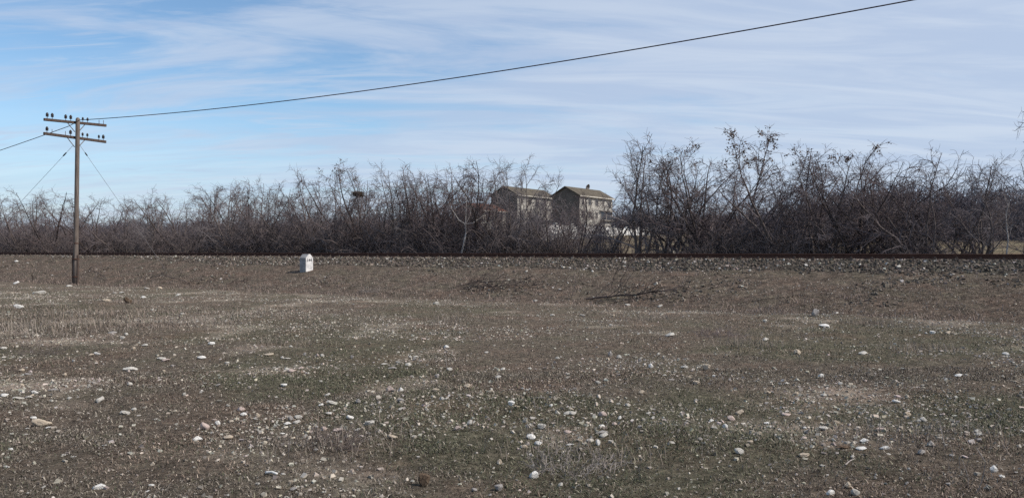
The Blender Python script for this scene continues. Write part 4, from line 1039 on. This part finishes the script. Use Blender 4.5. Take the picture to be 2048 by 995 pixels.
stalk([(1142, 595), (1149, 575), (1151, 555), (1149, 545)], .010, .006, 'lone thin shoot between the brush pile and the fallen branch', 83, 4, M_BARK, 'bare_shoot', .3, 'shoot')
stalk([(65, 562), (66, 553), (67, 548)], .030, .022, 'short dark stub standing in grass left of the pole', 84, 1, M_BARK_DARK, 'stub', .1, 'stub')
stalk([(1947, 985), (1952, 965), (1955, 940), (1954, 910), (1950, 888)], .0030, .0022, 'tall bent straw stem near the lower right corner', 85, 0, M_TWIG_PALE, 'dry_stem', .1, 'dry stem')
stalk([(1936, 975), (1934, 945), (1931, 915)], .0020, .0015, 'faint short stem just left of the tall bent straw stem', 86, 0, M_TWIG_PALE, 'dry_stem', .1, 'dry stem')
stalk([(895, 740), (893, 725), (891, 705)], .0050, .0035, 'single upright dry stem behind a pale stone left of centre', 87, 0, M_TWIG_PALE, 'dry_stem', .1, 'dry stem')
stalk([(1982, 860), (1988, 845), (1994, 828), (1995, 822)], .0030, .002, 'forked grey stem near the right edge', 88, 3, M_TWIG_PALE, 'dry_stem', .12, 'dry stem')
stalk([(1888, 900), (1886, 880), (1889, 850), (1885, 834)], .0026, .002, 'thin wavy dry stem left of the elongated pale stone', 89, 1, M_TWIG_PALE, 'dry_stem', .08, 'dry stem')
stalk([(1072, 830), (1070, 812), (1068, 793)], .0026, .002, 'leaning dry stem beside the crumbly white stone', 90, 1, M_TWIG_PALE, 'dry_stem', .1, 'dry stem')
def weed(px_, py_, rad, ht, n, mat, label, seed):
    rg = np.random.default_rng(seed); x, z, g = at_px(px_, py_); out = [[], [], [], []]
    for k in range(n):
        a = rg.uniform(0, 6.283); q = rad * math.sqrt(rg.uniform()) * .8; tl = rg.uniform(.4, 1.35)
        p = np.array([math.cos(a) * q, math.sin(a) * q, -.01]); a2 = a + rg.normal(0, 1.0)
        d = np.array([math.sin(tl) * math.cos(a2), math.sin(tl) * math.sin(a2), math.cos(tl)])
        A, D = grow(rg, p, d, ht * rg.uniform(.5, 1.4), .0022, .0012, 5, .22, .02, out, 0, .12)
        for j in range(2):
            i = rg.integers(1, 6); grow(rg, A[i], side_dir(rg, D[i], .8), ht * rg.uniform(.2, .5), .0014, .001, 3, .2, 0, out, 0)
    o = empty('dead_weed', (x, z, g)); tag(o, label, 'weed')
    link(bpy.data.objects.new('stems', seg_mesh('stems', out[0], 3, mat)), o)
weed(1150, 935, .40, .11, 170, M_TWIG_PALE, 'grey tangled dead weed in the foreground right of the cracked white stone', 95)
weed(680, 893, .22, .16, 80, M_BARK, 'dark grey dead weed in the foreground left of centre', 96)
weed(742, 585, .40, .34, 70, M_TWIG_PALE, 'pale wispy weed at the ditch edge right of the milestone', 97)
weed(85, 708, .34, .22, 70, M_BARK, 'grey low weed below the bare patch on the left', 98)
weed(1440, 672, .5, .22, 90, M_TWIG, 'reddish dry weed right of the wedge stone below the fallen branch', 99)
# bird nest
x, y = on_line(716, 12.5); rg = np.random.default_rng(101); out = [[], [], [], []]
for k in range(420):
    a = rg.uniform(0, 6.283); q = .30 * math.sqrt(rg.uniform()); h = rg.uniform(-.14, .14) * (1 - q)
    p = np.array([math.cos(a) * q, math.sin(a) * q, h + q * q * .5]); a2 = a + 1.57 + rg.normal(0, .7)
    d = nrm(np.array([math.cos(a2), math.sin(a2), rg.normal(0, .25)])); grow(rg, p - d * .15, d, rg.uniform(.2, .45), .006, .005, 2, .1, 0, out, 0)
nest = bpy.data.objects.new('bird_nest', seg_mesh('bird_nest', out[0], 3, M_NEST)); link(nest)
nest.location = (x, y, EYE + (HY - 389) * y / F); tag(nest, 'round bird nest of twigs lodged high in the thicket', 'nest')
# brown clods and a bleached stick in the field
stone(848, 963, 24, 30, 'brown', 'brown upright clod of earth at the bottom of the field', 1, name='earth_clod', cat='clod')
stone(254, 601, 16, 13, 'brown', 'brown earth clod in the grass right of the pole', 4, name='earth_clod', cat='clod')
def stick(a, b, rad, label, mat=STONE['white']):
    p = at_px(*a); q = at_px(*b); bm = bmesh.new(); c = Vector((p[0], p[1], p[2]))
    v = Vector((q[0] - p[0], q[1] - p[1], q[2] - p[2] + .01))
    add_tube(bm, [Vector((0, 0, rad)), v * .1 + Vector((0, 0, rad * 1.2)), v * .5 + Vector((0, .006, rad * 1.6)), v * .9 + Vector((0, 0, rad)), v + Vector((0, 0, rad))], [rad * 1.1, rad * .8, rad * .7, rad * .85, rad * .5], 7)
    o = bm_obj('bleached_stick', bm, mat, None, True); o.location = c; tag(o, label, 'stick')
stick((533, 949), (555, 953), .011, 'bleached stick lying in brown grass near the bottom left of centre')
stick((1064, 798), (1090, 798), .007, 'thin straw coloured stick lying level above the crumbly white stone', M_TWIG_PALE)
stick((1708, 921), (1690, 935), .006, 'thin pale stick below the dark brown stone', M_TWIG_PALE)
